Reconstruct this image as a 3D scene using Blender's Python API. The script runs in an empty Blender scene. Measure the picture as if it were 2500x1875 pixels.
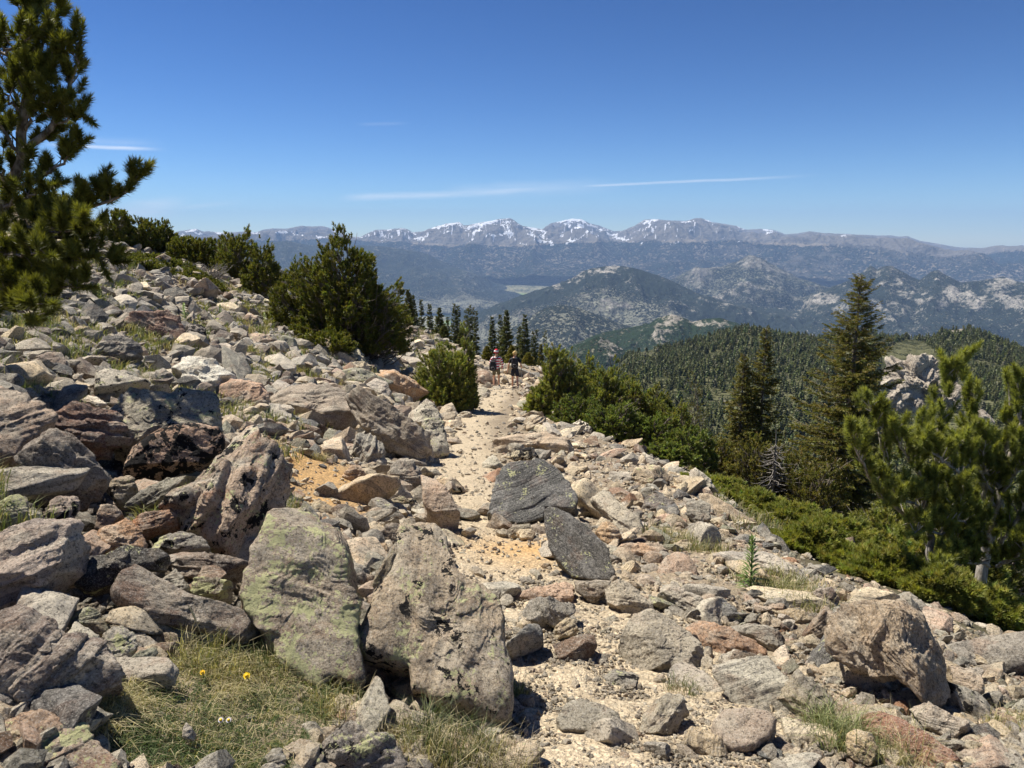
import bpy, math, random
import numpy as np
from mathutils import Vector, Matrix
R = math.radians
sc = bpy.context.scene
# ------------------------------------------------------------------ camera
EYE = 1.6
PITCH = R(10.55)
FPX = 1878.0            # focal length in pixels of the 2500 px wide photograph
cam_d = bpy.data.cameras.new('camera')
cam = bpy.data.objects.new('camera', cam_d)
sc.collection.objects.link(cam)
cam.location = (0, 0, EYE)
cam.rotation_euler = (R(90) - PITCH, 0, 0)
cam_d.sensor_width = 36.0
cam_d.lens = 36.0 * FPX / 2500.0
cam_d.clip_start = 0.05
cam_d.clip_end = 90000
sc.camera = cam
# ------------------------------------------------------------------ light
SUN_EL, SUN_AZ = R(62), R(-63)         # azimuth from the view direction, to the left
sun_dir = Vector((math.sin(SUN_AZ) * math.cos(SUN_EL), math.cos(SUN_AZ) * math.cos(SUN_EL), math.sin(SUN_EL)))
sd = bpy.data.lights.new('sun', 'SUN')
sd.energy = 5.0
sd.angle = R(0.53)
sd.color = (1.0, 0.945, 0.84)
sun = bpy.data.objects.new('sun', sd)
sc.collection.objects.link(sun)
sun.rotation_euler = sun_dir.to_track_quat('Z', 'Y').to_euler()
sun.location = (-60, 40, 120)
w = bpy.data.worlds.new('World')
sc.world = w
w.use_nodes = True
wn, wl = w.node_tree.nodes, w.node_tree.links
bg = wn['Background']
sky = wn.new('ShaderNodeTexSky')
sky.sky_type = 'NISHITA'
sky.sun_disc = False
sky.sun_elevation = SUN_EL
sky.sun_rotation = SUN_AZ
sky.altitude = 3300
sky.air_density = 1.0
sky.dust_density = 0.25
sky.ozone_density = 1.5
bg.inputs['Strength'].default_value = 0.073
sc.view_settings.view_transform = 'Standard'
sc.view_settings.look = 'None'
sc.view_settings.exposure = 0.80
sc.view_settings.gamma = 1.0
cy = sc.cycles
cy.max_bounces = 5
cy.diffuse_bounces = 3
cy.glossy_bounces = 2
cy.transmission_bounces = 3
cy.transparent_max_bounces = 4
cy.volume_bounces = 0
cy.caustics_reflective = False
cy.caustics_refractive = False
cy.use_denoising = True

# ------------------------------------------------------------------ small node helper
class NT:
    def __init__(s, tree):
        s.t = tree; s.n = tree.nodes; s.l = tree.links
    def new(s, kind, **kw):
        n = s.n.new(kind)
        for k, v in kw.items():
            setattr(n, k, v)
        return n
    def put(s, sock, v):
        if isinstance(v, bpy.types.NodeSocket): s.l.new(v, sock)
        elif v is not None:
            if hasattr(sock.default_value, '__len__') and not hasattr(v, '__len__'): v = (v,) * len(sock.default_value)
            if hasattr(sock.default_value, '__len__') and len(v) == 3 and len(sock.default_value) == 4: v = tuple(v) + (1,)
            sock.default_value = v
    def math(s, op, a, b=None, c=None, clamp=False):
        n = s.new('ShaderNodeMath', operation=op, use_clamp=clamp)
        s.put(n.inputs[0], a); s.put(n.inputs[1], b)
        if c is not None: s.put(n.inputs[2], c)
        return n.outputs[0]
    def vmath(s, op, a, b=None):
        n = s.new('ShaderNodeVectorMath', operation=op)
        s.put(n.inputs[0], a)
        if b is not None:
            if op == 'SCALE': s.put(n.inputs[3], b)
            else: s.put(n.inputs[1], b)
        return n.outputs['Value'] if op in ('DOT_PRODUCT', 'LENGTH') else n.outputs[0]
    def noise(s, vec, scale, detail=4, rough=0.55, dist=0.0, out=0):
        n = s.new('ShaderNodeTexNoise')
        s.put(n.inputs['Vector'], vec); s.put(n.inputs['Scale'], scale)
        n.inputs['Detail'].default_value = detail; n.inputs['Roughness'].default_value = rough; n.inputs['Distortion'].default_value = dist
        return n.outputs[out]
    def voro(s, vec, scale, feature='F1', out='Distance', rnd=1.0):
        n = s.new('ShaderNodeTexVoronoi', feature=feature)
        s.put(n.inputs['Vector'], vec); s.put(n.inputs['Scale'], scale); n.inputs['Randomness'].default_value = rnd
        return n.outputs[out]
    def step(s, v, a, b, lo=0.0, hi=1.0):
        n = s.new('ShaderNodeMapRange', interpolation_type='SMOOTHSTEP')
        s.put(n.inputs['Value'], v); s.put(n.inputs['From Min'], a); s.put(n.inputs['From Max'], b)
        s.put(n.inputs['To Min'], lo); s.put(n.inputs['To Max'], hi)
        return n.outputs[0]
    def lin(s, v, a, b, lo=0.0, hi=1.0):
        n = s.new('ShaderNodeMapRange', interpolation_type='LINEAR')
        s.put(n.inputs['Value'], v); s.put(n.inputs['From Min'], a); s.put(n.inputs['From Max'], b)
        s.put(n.inputs['To Min'], lo); s.put(n.inputs['To Max'], hi)
        return n.outputs[0]
    def mix(s, f, a, b, mode='MIX'):
        n = s.new('ShaderNodeMix', data_type='RGBA', blend_type=mode)
        s.put(n.inputs[0], f); s.put(n.inputs[6], a); s.put(n.inputs[7], b)
        return n.outputs[2]
    def attr(s, name, out='Color'):
        n = s.new('ShaderNodeAttribute'); n.attribute_name = name
        return n.outputs[out]
    def mapping(s, vec, scale=(1, 1, 1), rot=(0, 0, 0), loc=(0, 0, 0)):
        n = s.new('ShaderNodeMapping')
        s.put(n.inputs[0], vec); n.inputs['Location'].default_value = loc; n.inputs['Rotation'].default_value = rot; n.inputs['Scale'].default_value = scale
        return n.outputs[0]
    def bump(s, h, dist, strength=1.0, normal=None):
        n = s.new('ShaderNodeBump')
        s.put(n.inputs['Height'], h); n.inputs['Distance'].default_value = dist; n.inputs['Strength'].default_value = strength
        if normal is not None: s.put(n.inputs['Normal'], normal)
        return n.outputs[0]

def new_mat(name):
    m = bpy.data.materials.new(name); m.use_nodes = True
    t = NT(m.node_tree); t.n.clear()
    out = t.new('ShaderNodeOutputMaterial')
    b = t.new('ShaderNodeBsdfPrincipled')
    t.l.new(b.outputs[0], out.inputs[0])
    t.bsdf = b; t.out = out
    b.inputs['Specular IOR Level'].default_value = 0.3
    b.inputs['Roughness'].default_value = 0.85
    return m, t

# ------------------------------------------------------------------ clouds drawn in the sky itself (direction only)
t = NT(w.node_tree)
tc = t.new('ShaderNodeTexCoord').outputs['Generated']
sep = t.new('ShaderNodeSeparateXYZ'); t.put(sep.inputs[0], tc)
azn = t.math('ARCTAN2', sep.outputs[0], sep.outputs[1])
eln = t.math('ARCSINE', sep.outputs[2])
def px_dir(x, y):
    a = np.array([(x - 1250) / FPX, 1.0, (937.5 - y) / FPX])
    c, s = math.cos(PITCH), math.sin(PITCH)
    return np.array([a[0], a[1] * c + a[2] * s, -a[1] * s + a[2] * c])
def px_azel(x, y):
    d = px_dir(x, y)
    return math.atan2(d[0], d[1]), math.atan2(d[2], math.hypot(d[0], d[1]))
ae = t.new('ShaderNodeCombineXYZ'); t.put(ae.inputs[0], azn); t.put(ae.inputs[1], eln)
wob = t.noise(t.vmath('MULTIPLY', ae.outputs[0], (5, 12, 0)), 1.0, 5, 0.6)
fib = t.noise(t.vmath('MULTIPLY', ae.outputs[0], (9, 150, 0)), 1.0, 6, 0.65, 0.6)
cloud = None
#        x0   y0   x1   y1  thickness(px) strength  taper
for (x0, y0, x1, y1, th, st) in [(830, 486, 1480, 452, 13, .42), (1400, 455, 2030, 425, 5, .45), (1080, 466, 1560, 452, 24, .22),
                                 (840, 487, 1000, 483, 9, .25), (120, 352, 420, 366, 6, .65), (230, 545, 480, 495, 34, .50), (330, 520, 620, 490, 9, .2), (880, 303, 1010, 300, 5, .10),
                                 (150, 340, 420, 352, 13, .12)]:
    a0, e0 = px_azel(x0, y0); a1, e1 = px_azel(x1, y1)
    u = t.lin(azn, a0, a1); 
    n_ = t.new('ShaderNodeMapRange'); n_.clamp = False
    t.put(n_.inputs[0], azn); n_.inputs[1].default_value = a0; n_.inputs[2].default_value = a1; n_.inputs[3].default_value = e0; n_.inputs[4].default_value = e1
    line = t.math('ADD', n_.outputs[0], t.math('MULTIPLY', t.math('SUBTRACT', wob, 0.5), th * 1.6 / FPX))
    dd = t.math('ABSOLUTE', t.math('SUBTRACT', eln, line))
    body = t.step(dd, th / FPX, 0.0)
    ends = t.math('MULTIPLY', t.step(azn, a0 - .01, a0 + .04 * min(1, (a1 - a0) * 5)), t.step(azn, a1, a0 + (a1 - a0) * .55))
    v = t.math('MULTIPLY', t.math('MULTIPLY', body, ends), t.math('MULTIPLY', t.lin(fib, .25, .75, .45, 1.25), st))
    cloud = v if cloud is None else t.math('MAXIMUM', cloud, v)
hs = t.new('ShaderNodeHueSaturation'); hs.inputs['Saturation'].default_value = 1.2; hs.inputs['Value'].default_value = 1.0
t.put(hs.inputs['Color'], sky.outputs[0])
gm_ = t.new('ShaderNodeGamma'); gm_.inputs[1].default_value = 1.5; t.put(gm_.inputs[0], hs.outputs[0])
skyc = t.mix(cloud, t.vmath('SCALE', gm_.outputs[0], .37), (9.3, 9.6, 9.9))
t.l.new(skyc, bg.inputs['Color'])

# ------------------------------------------------------------------ numpy noise
rng = np.random.default_rng(7)
_T = rng.random((64, 64, 64)).astype(np.float32)
def vn(p):
    i = np.floor(p).astype(int); f = p - i
    f = f * f * f * (f * (f * 6 - 15) + 10)
    i &= 63; j = (i + 1) & 63
    x0, y0, z0 = i[..., 0], i[..., 1], i[..., 2]; x1, y1, z1 = j[..., 0], j[..., 1], j[..., 2]
    fx, fy, fz = f[..., 0], f[..., 1], f[..., 2]
    a = _T[x0, y0, z0] * (1 - fx) + _T[x1, y0, z0] * fx
    b = _T[x0, y1, z0] * (1 - fx) + _T[x1, y1, z0] * fx
    c = _T[x0, y0, z1] * (1 - fx) + _T[x1, y0, z1] * fx
    d = _T[x0, y1, z1] * (1 - fx) + _T[x1, y1, z1] * fx
    return ((a * (1 - fy) + b * fy) * (1 - fz) + (c * (1 - fy) + d * fy) * fz) * 2 - 1
def fbm(p, octv=4, gain=0.5):
    s = 0; a = 1; tot = 0
    for k in range(octv):
        s = s + a * vn(p * (2.03 ** k) + 17.3 * k); tot += a; a *= gain
    return s / tot
def ridged(p, octv=5, gain=0.5):
    s = 0; a = 1; tot = 0
    for k in range(octv):
        s = s + a * (1 - 2 * np.abs(vn(p * (2.07 ** k) + 9.1 * k))); tot += a; a *= gain
    return s / tot
def sst(x, a, b):
    q = np.clip((x - a) / (b - a), 0, 1); return q * q * (3 - 2 * q)

# ------------------------------------------------------------------ mesh helpers
def link(o): sc.collection.objects.link(o); return o
def tag(o, label=None, cat=None, group=None, kind=None):
    if label: o['label'] = label
    if cat: o['category'] = cat
    if group: o['group'] = group
    if kind: o['kind'] = kind
    return o
def mesh_np(name, V, F, mat=None, parent=None, smooth=True, cols=None, floats=None, loc=None):
    """V (n,3), F (m,k) same-size faces or list of arrays"""
    me = bpy.data.meshes.new(name)
    V = np.asarray(V, dtype=np.float32)
    F = np.asarray(F, dtype=np.int32)
    if loc is not None: V = V - np.asarray(loc, dtype=np.float32)
    k = F.shape[1]
    me.vertices.add(len(V)); me.vertices.foreach_set('co', V.ravel())
    me.loops.add(F.size); me.loops.foreach_set('vertex_index', F.ravel())
    me.polygons.add(len(F)); me.polygons.foreach_set('loop_start', np.arange(0, F.size, k, dtype=np.int32))
    me.polygons.foreach_set('use_smooth', np.full(len(F), smooth, dtype=bool))
    me.update(calc_edges=True)
    for nm, c in (cols or {}).items():
        a = me.attributes.new(nm, 'FLOAT_COLOR', 'POINT')
        cc = np.ones((len(V), 4), dtype=np.float32); cc[:, :3] = c
        a.data.foreach_set('color', cc.ravel())
    for nm, c in (floats or {}).items():
        a = me.attributes.new(nm, 'FLOAT', 'POINT')
        a.data.foreach_set('value', np.asarray(c, dtype=np.float32).ravel())
    if mat: me.materials.append(mat)
    o = bpy.data.objects.new(name, me)
    if loc is not None: o.location = tuple(float(q) for q in loc)
    if parent is not None: o.parent = parent
    return link(o)
def empty(name, loc):
    o = bpy.data.objects.new(name, None); o.location = tuple(float(q) for q in loc); o.empty_display_size = .2
    return link(o)
def norm(v, ax=-1):
    return v / np.maximum(np.linalg.norm(v, axis=ax, keepdims=True), 1e-9)
def perp(D):
    a = np.where(np.abs(D[..., 2:3]) < .9, np.array([0, 0, 1.0]), np.array([1.0, 0, 0]))
    U = norm(np.cross(D, a)); return U, np.cross(D, U)

# ------------------------------------------------------------------ terrain
_TY = [-6, -2, 0, 2.5, 5, 7.3, 10, 13, 18, 25, 32, 40, 60]
_TX = [.7, .6, .5, .38, .05, -.45, -.95, -1.3, -1.45, -1.2, -.95, -.85, -.5]
HILL_PX = [(1150, 960), (1300, 925), (1400, 885), (1500, 860), (1600, 838), (1661, 829), (1722, 813), (1775, 796), (1828, 786), (1877, 792), (1925, 805), (1966, 808),
           (2007, 811), (2047, 809), (2129, 805), (2190, 809), (2251, 815), (2275, 811), (2308, 793), (2353, 786), (2393, 795), (2434, 812), (2466, 827), (2500, 845), (2650, 900), (2900, 960)]
_ha = np.array([px_azel(*q) for q in HILL_PX])
def fbm2(x, y, s, o=3, seed=0.0):
    return fbm(np.stack([x / s, y / s, np.full_like(x, seed)], -1), o)
def trail_x(y): return np.interp(y, _TY, _TX)
def H(x, y):
    x = np.asarray(x, float); y = np.asarray(y, float)
    s = x - trail_x(y)
    zl = np.interp(y, [-10, 0, 38, 41, 46, 52, 62, 80, 100], [.9, 0, -5.58, -5.7, -5.7, -7.6, -13.5, -26, -40])
    hw = .5
    sp = lambda q, k: k * np.logaddexp(0, q / k)
    left = sp(-s - hw, .25); right = sp(s - hw - np.interp(y, [0, 4, 8], [.6, .4, .1]), .3)
    k_ = np.clip((y - 8) / 30, 0, 1)
    lnear = np.interp(left, [0, 8, 30, 80], [0, 2.9, 8.4, 18])
    lfar = np.interp(left, [0, 1.9, 4, 7, 9.3, 12.4, 15.9, 19.5, 24, 30, 80], [0, 1.0, 2.0, 2.9, 4.1, 5.5, 6.5, 7.6, 9.0, 10.5, 20])
    se = np.interp(y, [0, 3, 5, 8, 12, 22, 40], [1.7, 1.8, 2.0, 2.4, 2.9, 3.2, 2.6])
    rz = .11 * right + .33 * sp(right - se, .35)
    z = zl + lnear * (1 - k_) + lfar * k_ - rz
    amp = np.clip(np.abs(s) * .06, .0, .28)
    z = z + amp * fbm2(x, y, 2.6, 4, 3.3) + .05 * fbm2(x, y, .7, 3, 8.1)
    r = np.hypot(x, y); az = np.arctan2(x, y)
    # farther mountainside
    lr = np.log(np.maximum(r, 1))
    L = np.interp(lr, np.log([40, 60, 150, 400, 1000, 2500, 4000]), [-10, -20, -62, -150, -350, -760, -900])
    Rc = 950 + 150 * sst(az, .2, .6)
    zc = EYE + np.tan(np.interp(az, _ha[:, 0], _ha[:, 1])) * Rc - 7.5
    q = np.clip(r / Rc, 0, 3)
    F_ = np.interp(lr, np.log([40, 60, 150, 300, 450, 650]), [-12, -20, -60, -96, -116, -112])
    fr = sst(q, .62, 1.0)
    Rr = np.where(q < 1, F_ * (1 - fr) + zc * fr, zc - (q - 1) * 420)
    b = sst(az, .01, .16)
    far = L * (1 - b) + np.maximum(Rr, np.minimum(L - 30, -500)) * b
    far = far + sst(r, 120, 400) * (9 * fbm2(x, y, 120, 4, 1.7)) * (1 - .8 * sst(q, .8, 1.0) * (1 - sst(q, 1.0, 1.2)) * b)
    k = sst(r, 48, 95)
    return z * (1 - k) + far * k
def hit(px, py, tmax=120.0):
    d = px_dir(px, py)
    ts = np.concatenate([np.linspace(.6, 20, 400), np.linspace(20, tmax, 900)])
    P = d[None] * ts[:, None]; P[:, 2] += EYE
    under = P[:, 2] < H(P[:, 0], P[:, 1])
    if not under.any(): return None
    i = int(np.argmax(under)); 
    if i == 0: return P[0]
    a, b_ = ts[i - 1], ts[i]
    for _ in range(12):
        m = (a + b_) / 2; q = d * m
        if q[2] + EYE < H(np.array([q[0]]), np.array([q[1]]))[0]: b_ = m
        else: a = m
    q = d * b_; q[2] += EYE
    return q
def hits(px, py, tmax=60.0):
    """vectorised"""
    px = np.asarray(px, float); py = np.asarray(py, float)
    a = np.stack([(px - 1250) / FPX, np.ones_like(px), (937.5 - py) / FPX], -1)
    c, s = math.cos(PITCH), math.sin(PITCH)
    D = np.stack([a[:, 0], a[:, 1] * c + a[:, 2] * s, -a[:, 1] * s + a[:, 2] * c], -1)
    tt = np.full(len(px), np.nan); lo = np.full(len(px), .6)
    ts = np.geomspace(.8, tmax, 260)
    for q in ts:
        m = np.isnan(tt)
        if not m.any(): break
        P = D[m] * q
        u = P[:, 2] + EYE < H(P[:, 0], P[:, 1])
        idx = np.where(m)[0]
        tt[idx[u]] = q; lo[idx[~u]] = q
    ok = ~np.isnan(tt); hi = np.where(ok, tt, tmax)
    for _ in range(8):
        mid = (lo + hi) / 2; P = D * mid[:, None]
        u = P[:, 2] + EYE < H(P[:, 0], P[:, 1])
        hi = np.where(u, mid, hi); lo = np.where(u, lo, mid)
    P = D * hi[:, None]; P[:, 2] += EYE
    return P, ok
# edge of the rubble on the right of the trail: (src pixels)
EDGE_PX = [(1300, 885), (1370, 955), (1450, 1000), (1560, 1040), (1690, 1130), (1760, 1230), (1850, 1310), (1960, 1400), (2130, 1460), (2300, 1540), (2500, 1660)]
_ep = np.array([h_ for h_ in (hit(*q) for q in EDGE_PX) if h_ is not None]); _ep = _ep[np.argsort(_ep[:, 1])]
def edge_s(y): return np.interp(y, _ep[:, 1], _ep[:, 0] - trail_x(_ep[:, 1]))

def polar_patch(name, az0, az1, naz, rs, zfun, mat, cols=None, floats=None):
    az = np.linspace(az0, az1, naz); A, Rr = np.meshgrid(az, rs)
    X = np.sin(A) * Rr; Y = np.cos(A) * Rr
    Z = zfun(X, Y, A, Rr)
    V = np.stack([X, Y, Z], -1).reshape(-1, 3)
    n, m = len(rs), naz
    i = (np.arange(n - 1)[:, None] * m + np.arange(m - 1)[None]).ravel()
    F = np.stack([i, i + 1, i + m + 1, i + m], -1)
    fl = {k: f(X, Y, Z, A, Rr).ravel() for k, f in (floats or {}).items()}
    cl = {k: f(X, Y, Z, A, Rr).reshape(-1, 3) for k, f in (cols or {}).items()}
    return mesh_np(name, V, F, mat, floats=fl, cols=cl)
# ------------------------------------------------------------------ rock materials
def rock_mat(name, use_tint=False, band=.5, band_scale=22, dark=(.045, .043, .045), light=(.66, .58, .45), rust=.25, lichen=0.0, black=0.0, pale=.2, fine=1.0):
    m, t = new_mat(name)
    P = t.new('ShaderNodeNewGeometry').outputs['Position']
    if use_tint: base = t.attr('tint')
    else: base = t.new('ShaderNodeObjectInfo').outputs['Color']
    warp = t.noise(P, 2.2, 3, .6, out=1)
    Pw = t.vmath('ADD', P, t.vmath('SCALE', warp, .25))
    big = t.noise(P, 4.5, 4, .6)
    base = t.mix(t.step(big, .48, .62, 0, min(1, pale * 1.5)), base, light)
    base = t.mix(t.step(t.noise(Pw, 7, 4, .6), .52, .70, 0, rust), base, (.36, .17, .085))
    base = t.mix(t.step(t.noise(Pw, 3.1, 5, .7), .50, .60, 0, .45 if use_tint else .72), base, t.mix(.5, base, dark))
    base = t.mix(t.step(t.noise(Pw, 11, 5, .75), .54, .62, 0, .5), base, t.mix(.4, base, dark))
    h = None
    if band > 0:
        if use_tint: sv = t.vmath('MULTIPLY', Pw, (3, 5, band_scale))
        else:
            ob = t.attr('strata', 'Fac')
            cmb = t.new('ShaderNodeCombineXYZ')
            sp = t.new('ShaderNodeSeparateXYZ'); t.put(sp.inputs[0], t.vmath('SCALE', Pw, 1.4))
            t.put(cmb.inputs[0], sp.outputs[0]); t.put(cmb.inputs[1], sp.outputs[1])
            t.put(cmb.inputs[2], t.math('ADD', t.math('MULTIPLY', ob, band_scale), t.math('MULTIPLY', sp.outputs[2], .5)))
            sv = cmb.outputs[0]
        bn = t.noise(sv, 1.0, 5, .62)
        base = t.mix(t.step(bn, .52, .66, 0, band), base, t.mix(.55, base, dark))
        base = t.mix(t.step(bn, .44, .32, 0, band * .7), base, t.mix(.5, base, light))
        h = bn
    g1 = t.noise(P, 60, 3, .7)
    g2 = t.noise(P, 170, 2, .7)
    base = t.mix(t.step(g1, .48, .36, 0, .85 * fine), base, t.mix(.75, base, (.02, .02, .02)))
    base = t.mix(t.step(g1, .54, .68, 0, .5 * fine), base, t.mix(.6, base, (.72, .68, .60)))
    base = t.mix(t.step(g2, .53, .66, 0, .6 * fine), base, t.mix(.55, base, (.72, .69, .63)))
    base = t.mix(t.step(g2, .45, .36, 0, .5 * fine), base, t.mix(.8, base, (.03, .03, .03)))
    if black > 0:
        bl = t.noise(Pw, 9, 5, .7)
        k = t.step(bl, .60 - .12 * black, .63 - .12 * black)
        base = t.mix(k, base, (.014, .012, .012))
    if lichen > 0:
        ln = t.noise(t.vmath('ADD', P, (7, 3, 1)), 8.5, 7, .70)
        ln2 = t.noise(P, 55, 3, .7)
        v = t.math('ADD', ln, t.math('MULTIPLY', t.math('SUBTRACT', ln2, .5), .55))
        k = t.step(v, .648 - .125 * lichen, .672 - .125 * lichen, 0, .9)
        base = t.mix(k, base, t.mix(ln2, (.42, .42, .19), (.68, .67, .38)))
    t.put(t.bsdf.inputs['Base Color'], base)
    h1 = t.noise(Pw, 12, 9, .72)
    b1 = t.bump(h1, .05, 1.0)
    b2 = t.bump(t.noise(P, 65, 5, .8), .011, 1.0, b1)
    if h is not None: b2 = t.bump(h, .02 * band, 1.0, b2)
    t.put(t.bsdf.inputs['Normal'], b2)
    t.bsdf.inputs['Specular IOR Level'].default_value = .25
    return m
ROCK = {
    'granite': rock_mat('granite rock', band=.35, band_scale=14, rust=.3, pale=.35),
    'gneiss': rock_mat('banded gneiss rock', band=.9, band_scale=26, rust=.3, pale=.35),
    'schist': rock_mat('dark schist rock', band=1.0, band_scale=38, rust=.22, pale=.28, light=(.40, .38, .35), lichen=.25),
    'lichen': rock_mat('lichen covered rock', band=.4, band_scale=14, rust=.35, lichen=1.0, pale=.3),
    'lichen_few': rock_mat('lightly lichened rock', band=.6, band_scale=20, rust=.25, lichen=.45, black=.25, pale=.35),
    'blotched': rock_mat('black blotched rock', band=.2, band_scale=12, rust=.3, black=1.0, pale=.2),
    'rusty': rock_mat('rusty streaked rock', band=.9, band_scale=16, rust=.8, black=.45, lichen=.3, pale=.6),
}
RUBBLE = rock_mat('loose rubble stone', use_tint=True, band=.5, band_scale=18, rust=.25, pale=.3)
COL = {}
COL.update({k: tuple(q * 1.32 * w_ for q, w_ in zip(v, (1.07, 1.0, .86))) for k, v in {
    'grey': (.23, .22, .205), 'palegrey': (.37, .35, .32), 'darkgrey': (.10, .098, .10), 'slate': (.115, .12, .13), 'tan': (.40, .335, .25),
    'paletan': (.50, .43, .335), 'pink': (.35, .265, .215), 'rust': (.27, .15, .085), 'brown': (.17, .115, .085), 'white': (.58, .55, .50),
    'redbrown': (.16, .095, .075), 'ochre': (.45, .30, .15), 'red': (.28, .15, .11), 'greygreen': (.22, .225, .18), 'black': (.05, .047, .048), 'darkbrown': (.09, .068, .055),
}.items()})

# ------------------------------------------------------------------ ground
def ground_cols(X, Y, Z, A, Rr):
    s = X - trail_x(Y)
    n = fbm2(X, Y, 1.1, 4, 2.0); n2 = fbm2(X, Y, .35, 3, 5.0)
    sand = np.array([.44, .36, .25]); gravel = np.array([.25, .20, .14]); soil = np.array([.15, .11, .065]); dark = np.array([.075, .07, .038]); ochre = np.array([.50, .30, .115])
    tr = sst(-(np.abs(s - .35 * sst(5 - Y, 0, 3)) + .25 * n), -1.15 - .5 * sst(5 - Y, 0, 3), -.65)
    c = gravel[None, None] * (1 + .3 * n[..., None])
    hill = sst(-s, 1.5, 6); c = c * (1 - hill[..., None] * .6) + soil * hill[..., None] * .6
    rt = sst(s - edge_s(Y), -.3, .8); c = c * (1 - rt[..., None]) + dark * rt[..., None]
    pk = sst(pile_depth(X, Y), .05, .25)[..., None]; c = c * (1 - pk) + np.array([.07, .055, .04]) * pk  # dark soil colour in the pile gaps, painting in their deep shade
    c = c * (1 - tr[..., None]) + sand * tr[..., None] * (1 + .12 * n2[..., None])
    for (cx, cy_, rr, k) in OCHRE:
        q = np.exp(-((X - cx) ** 2 + (Y - cy_) ** 2) / rr ** 2 * 1.2) * k * (.7 + .5 * np.clip(n2 + .3, 0, 1))
        q = np.clip(q, 0, 1)[..., None]; c = c * (1 - q) + ochre * q
    return c
OCHRE = []
for (px, py, rr, k) in [(740, 1120, .9, 1.0), (760, 1210, .8, .9), (700, 1150, .8, .8), (820, 1180, .6, .6), (1330, 1340, .42, .75), (1270, 1360, .4, .5), (1200, 1330, .45, .35)]:
    h_ = hit(px, py); OCHRE.append((h_[0], h_[1], rr, k))
gm, t = new_mat('trail gravel and soil')
P = t.new('ShaderNodeNewGeometry').outputs['Position']
base = t.attr('tint')
v = t.new('ShaderNodeTexVoronoi', feature='F1'); t.put(v.inputs['Vector'], P); v.inputs['Scale'].default_value = 42
v2 = t.new('ShaderNodeTexVoronoi', feature='F1'); t.put(v2.inputs['Vector'], P); v2.inputs['Scale'].default_value = 110
peb = t.new('ShaderNodeSeparateColor'); t.put(peb.inputs[0], v.outputs['Color'])
base = t.mix(t.step(v.outputs['Distance'], .40, .62, 0, .55), base, t.mix(.6, base, (.10, .07, .04)))
base = t.mix(t.step(peb.outputs[0], .40, .7, 0, .7), base, t.mix(1.0, base, t.mix(peb.outputs[1], (.7, .75, .8), (1.5, 1.5, 1.5)), 'MULTIPLY'))
base = t.mix(t.step(t.noise(P, 130, 3, .7), .42, .62, 0, .45), base, t.mix(1.0, base, (1.45, 1.4, 1.35), 'MULTIPLY'))
t.put(t.bsdf.inputs['Base Color'], base)
hh = t.math('SUBTRACT', t.math('MULTIPLY', t.noise(P, 16, 5, .7), 1.6), t.math('MULTIPLY', v.outputs['Distance'], .9))
t.put(t.bsdf.inputs['Normal'], t.bump(t.math('MULTIPLY', v2.outputs['Distance'], -1), .004, 1.0, t.bump(hh, .012, 1.0)))
_pile = np.array([hit(*q)[:2] for q in [(0, 990), (260, 1010), (420, 1080), (600, 1150), (700, 1330), (640, 1540), (540, 1530), (330, 1560), (250, 1700), (0, 1720), (-300, 1600), (-300, 1000)]])
_cav = hit(905, 1640)
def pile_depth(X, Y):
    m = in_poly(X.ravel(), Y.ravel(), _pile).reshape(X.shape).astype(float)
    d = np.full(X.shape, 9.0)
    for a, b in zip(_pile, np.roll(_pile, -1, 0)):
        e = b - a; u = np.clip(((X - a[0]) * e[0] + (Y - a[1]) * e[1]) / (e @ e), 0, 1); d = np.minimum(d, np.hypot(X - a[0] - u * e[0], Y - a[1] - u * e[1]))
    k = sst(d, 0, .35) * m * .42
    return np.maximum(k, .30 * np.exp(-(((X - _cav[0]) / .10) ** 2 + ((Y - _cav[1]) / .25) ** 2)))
def in_poly(x, y, poly):
    c = np.zeros(len(x), bool); n = len(poly); j = n - 1
    for i in range(n):
        xi, yi = poly[i]; xj, yj = poly[j]
        m = ((yi > y) != (yj > y)) & (x < (xj - xi) * (y - yi) / (yj - yi + 1e-9) + xi)
        c ^= m; j = i
    return c
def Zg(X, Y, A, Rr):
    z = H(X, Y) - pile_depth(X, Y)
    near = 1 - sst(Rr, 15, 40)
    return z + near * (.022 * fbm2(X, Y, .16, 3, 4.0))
polar_rs = np.concatenate([np.linspace(.25, 1.2, 12)[:-1], np.geomspace(1.2, 60, 620)[:-1], np.geomspace(60, 110, 50)])
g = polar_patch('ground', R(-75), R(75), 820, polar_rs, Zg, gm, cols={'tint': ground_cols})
tag(g, kind='structure')

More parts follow.
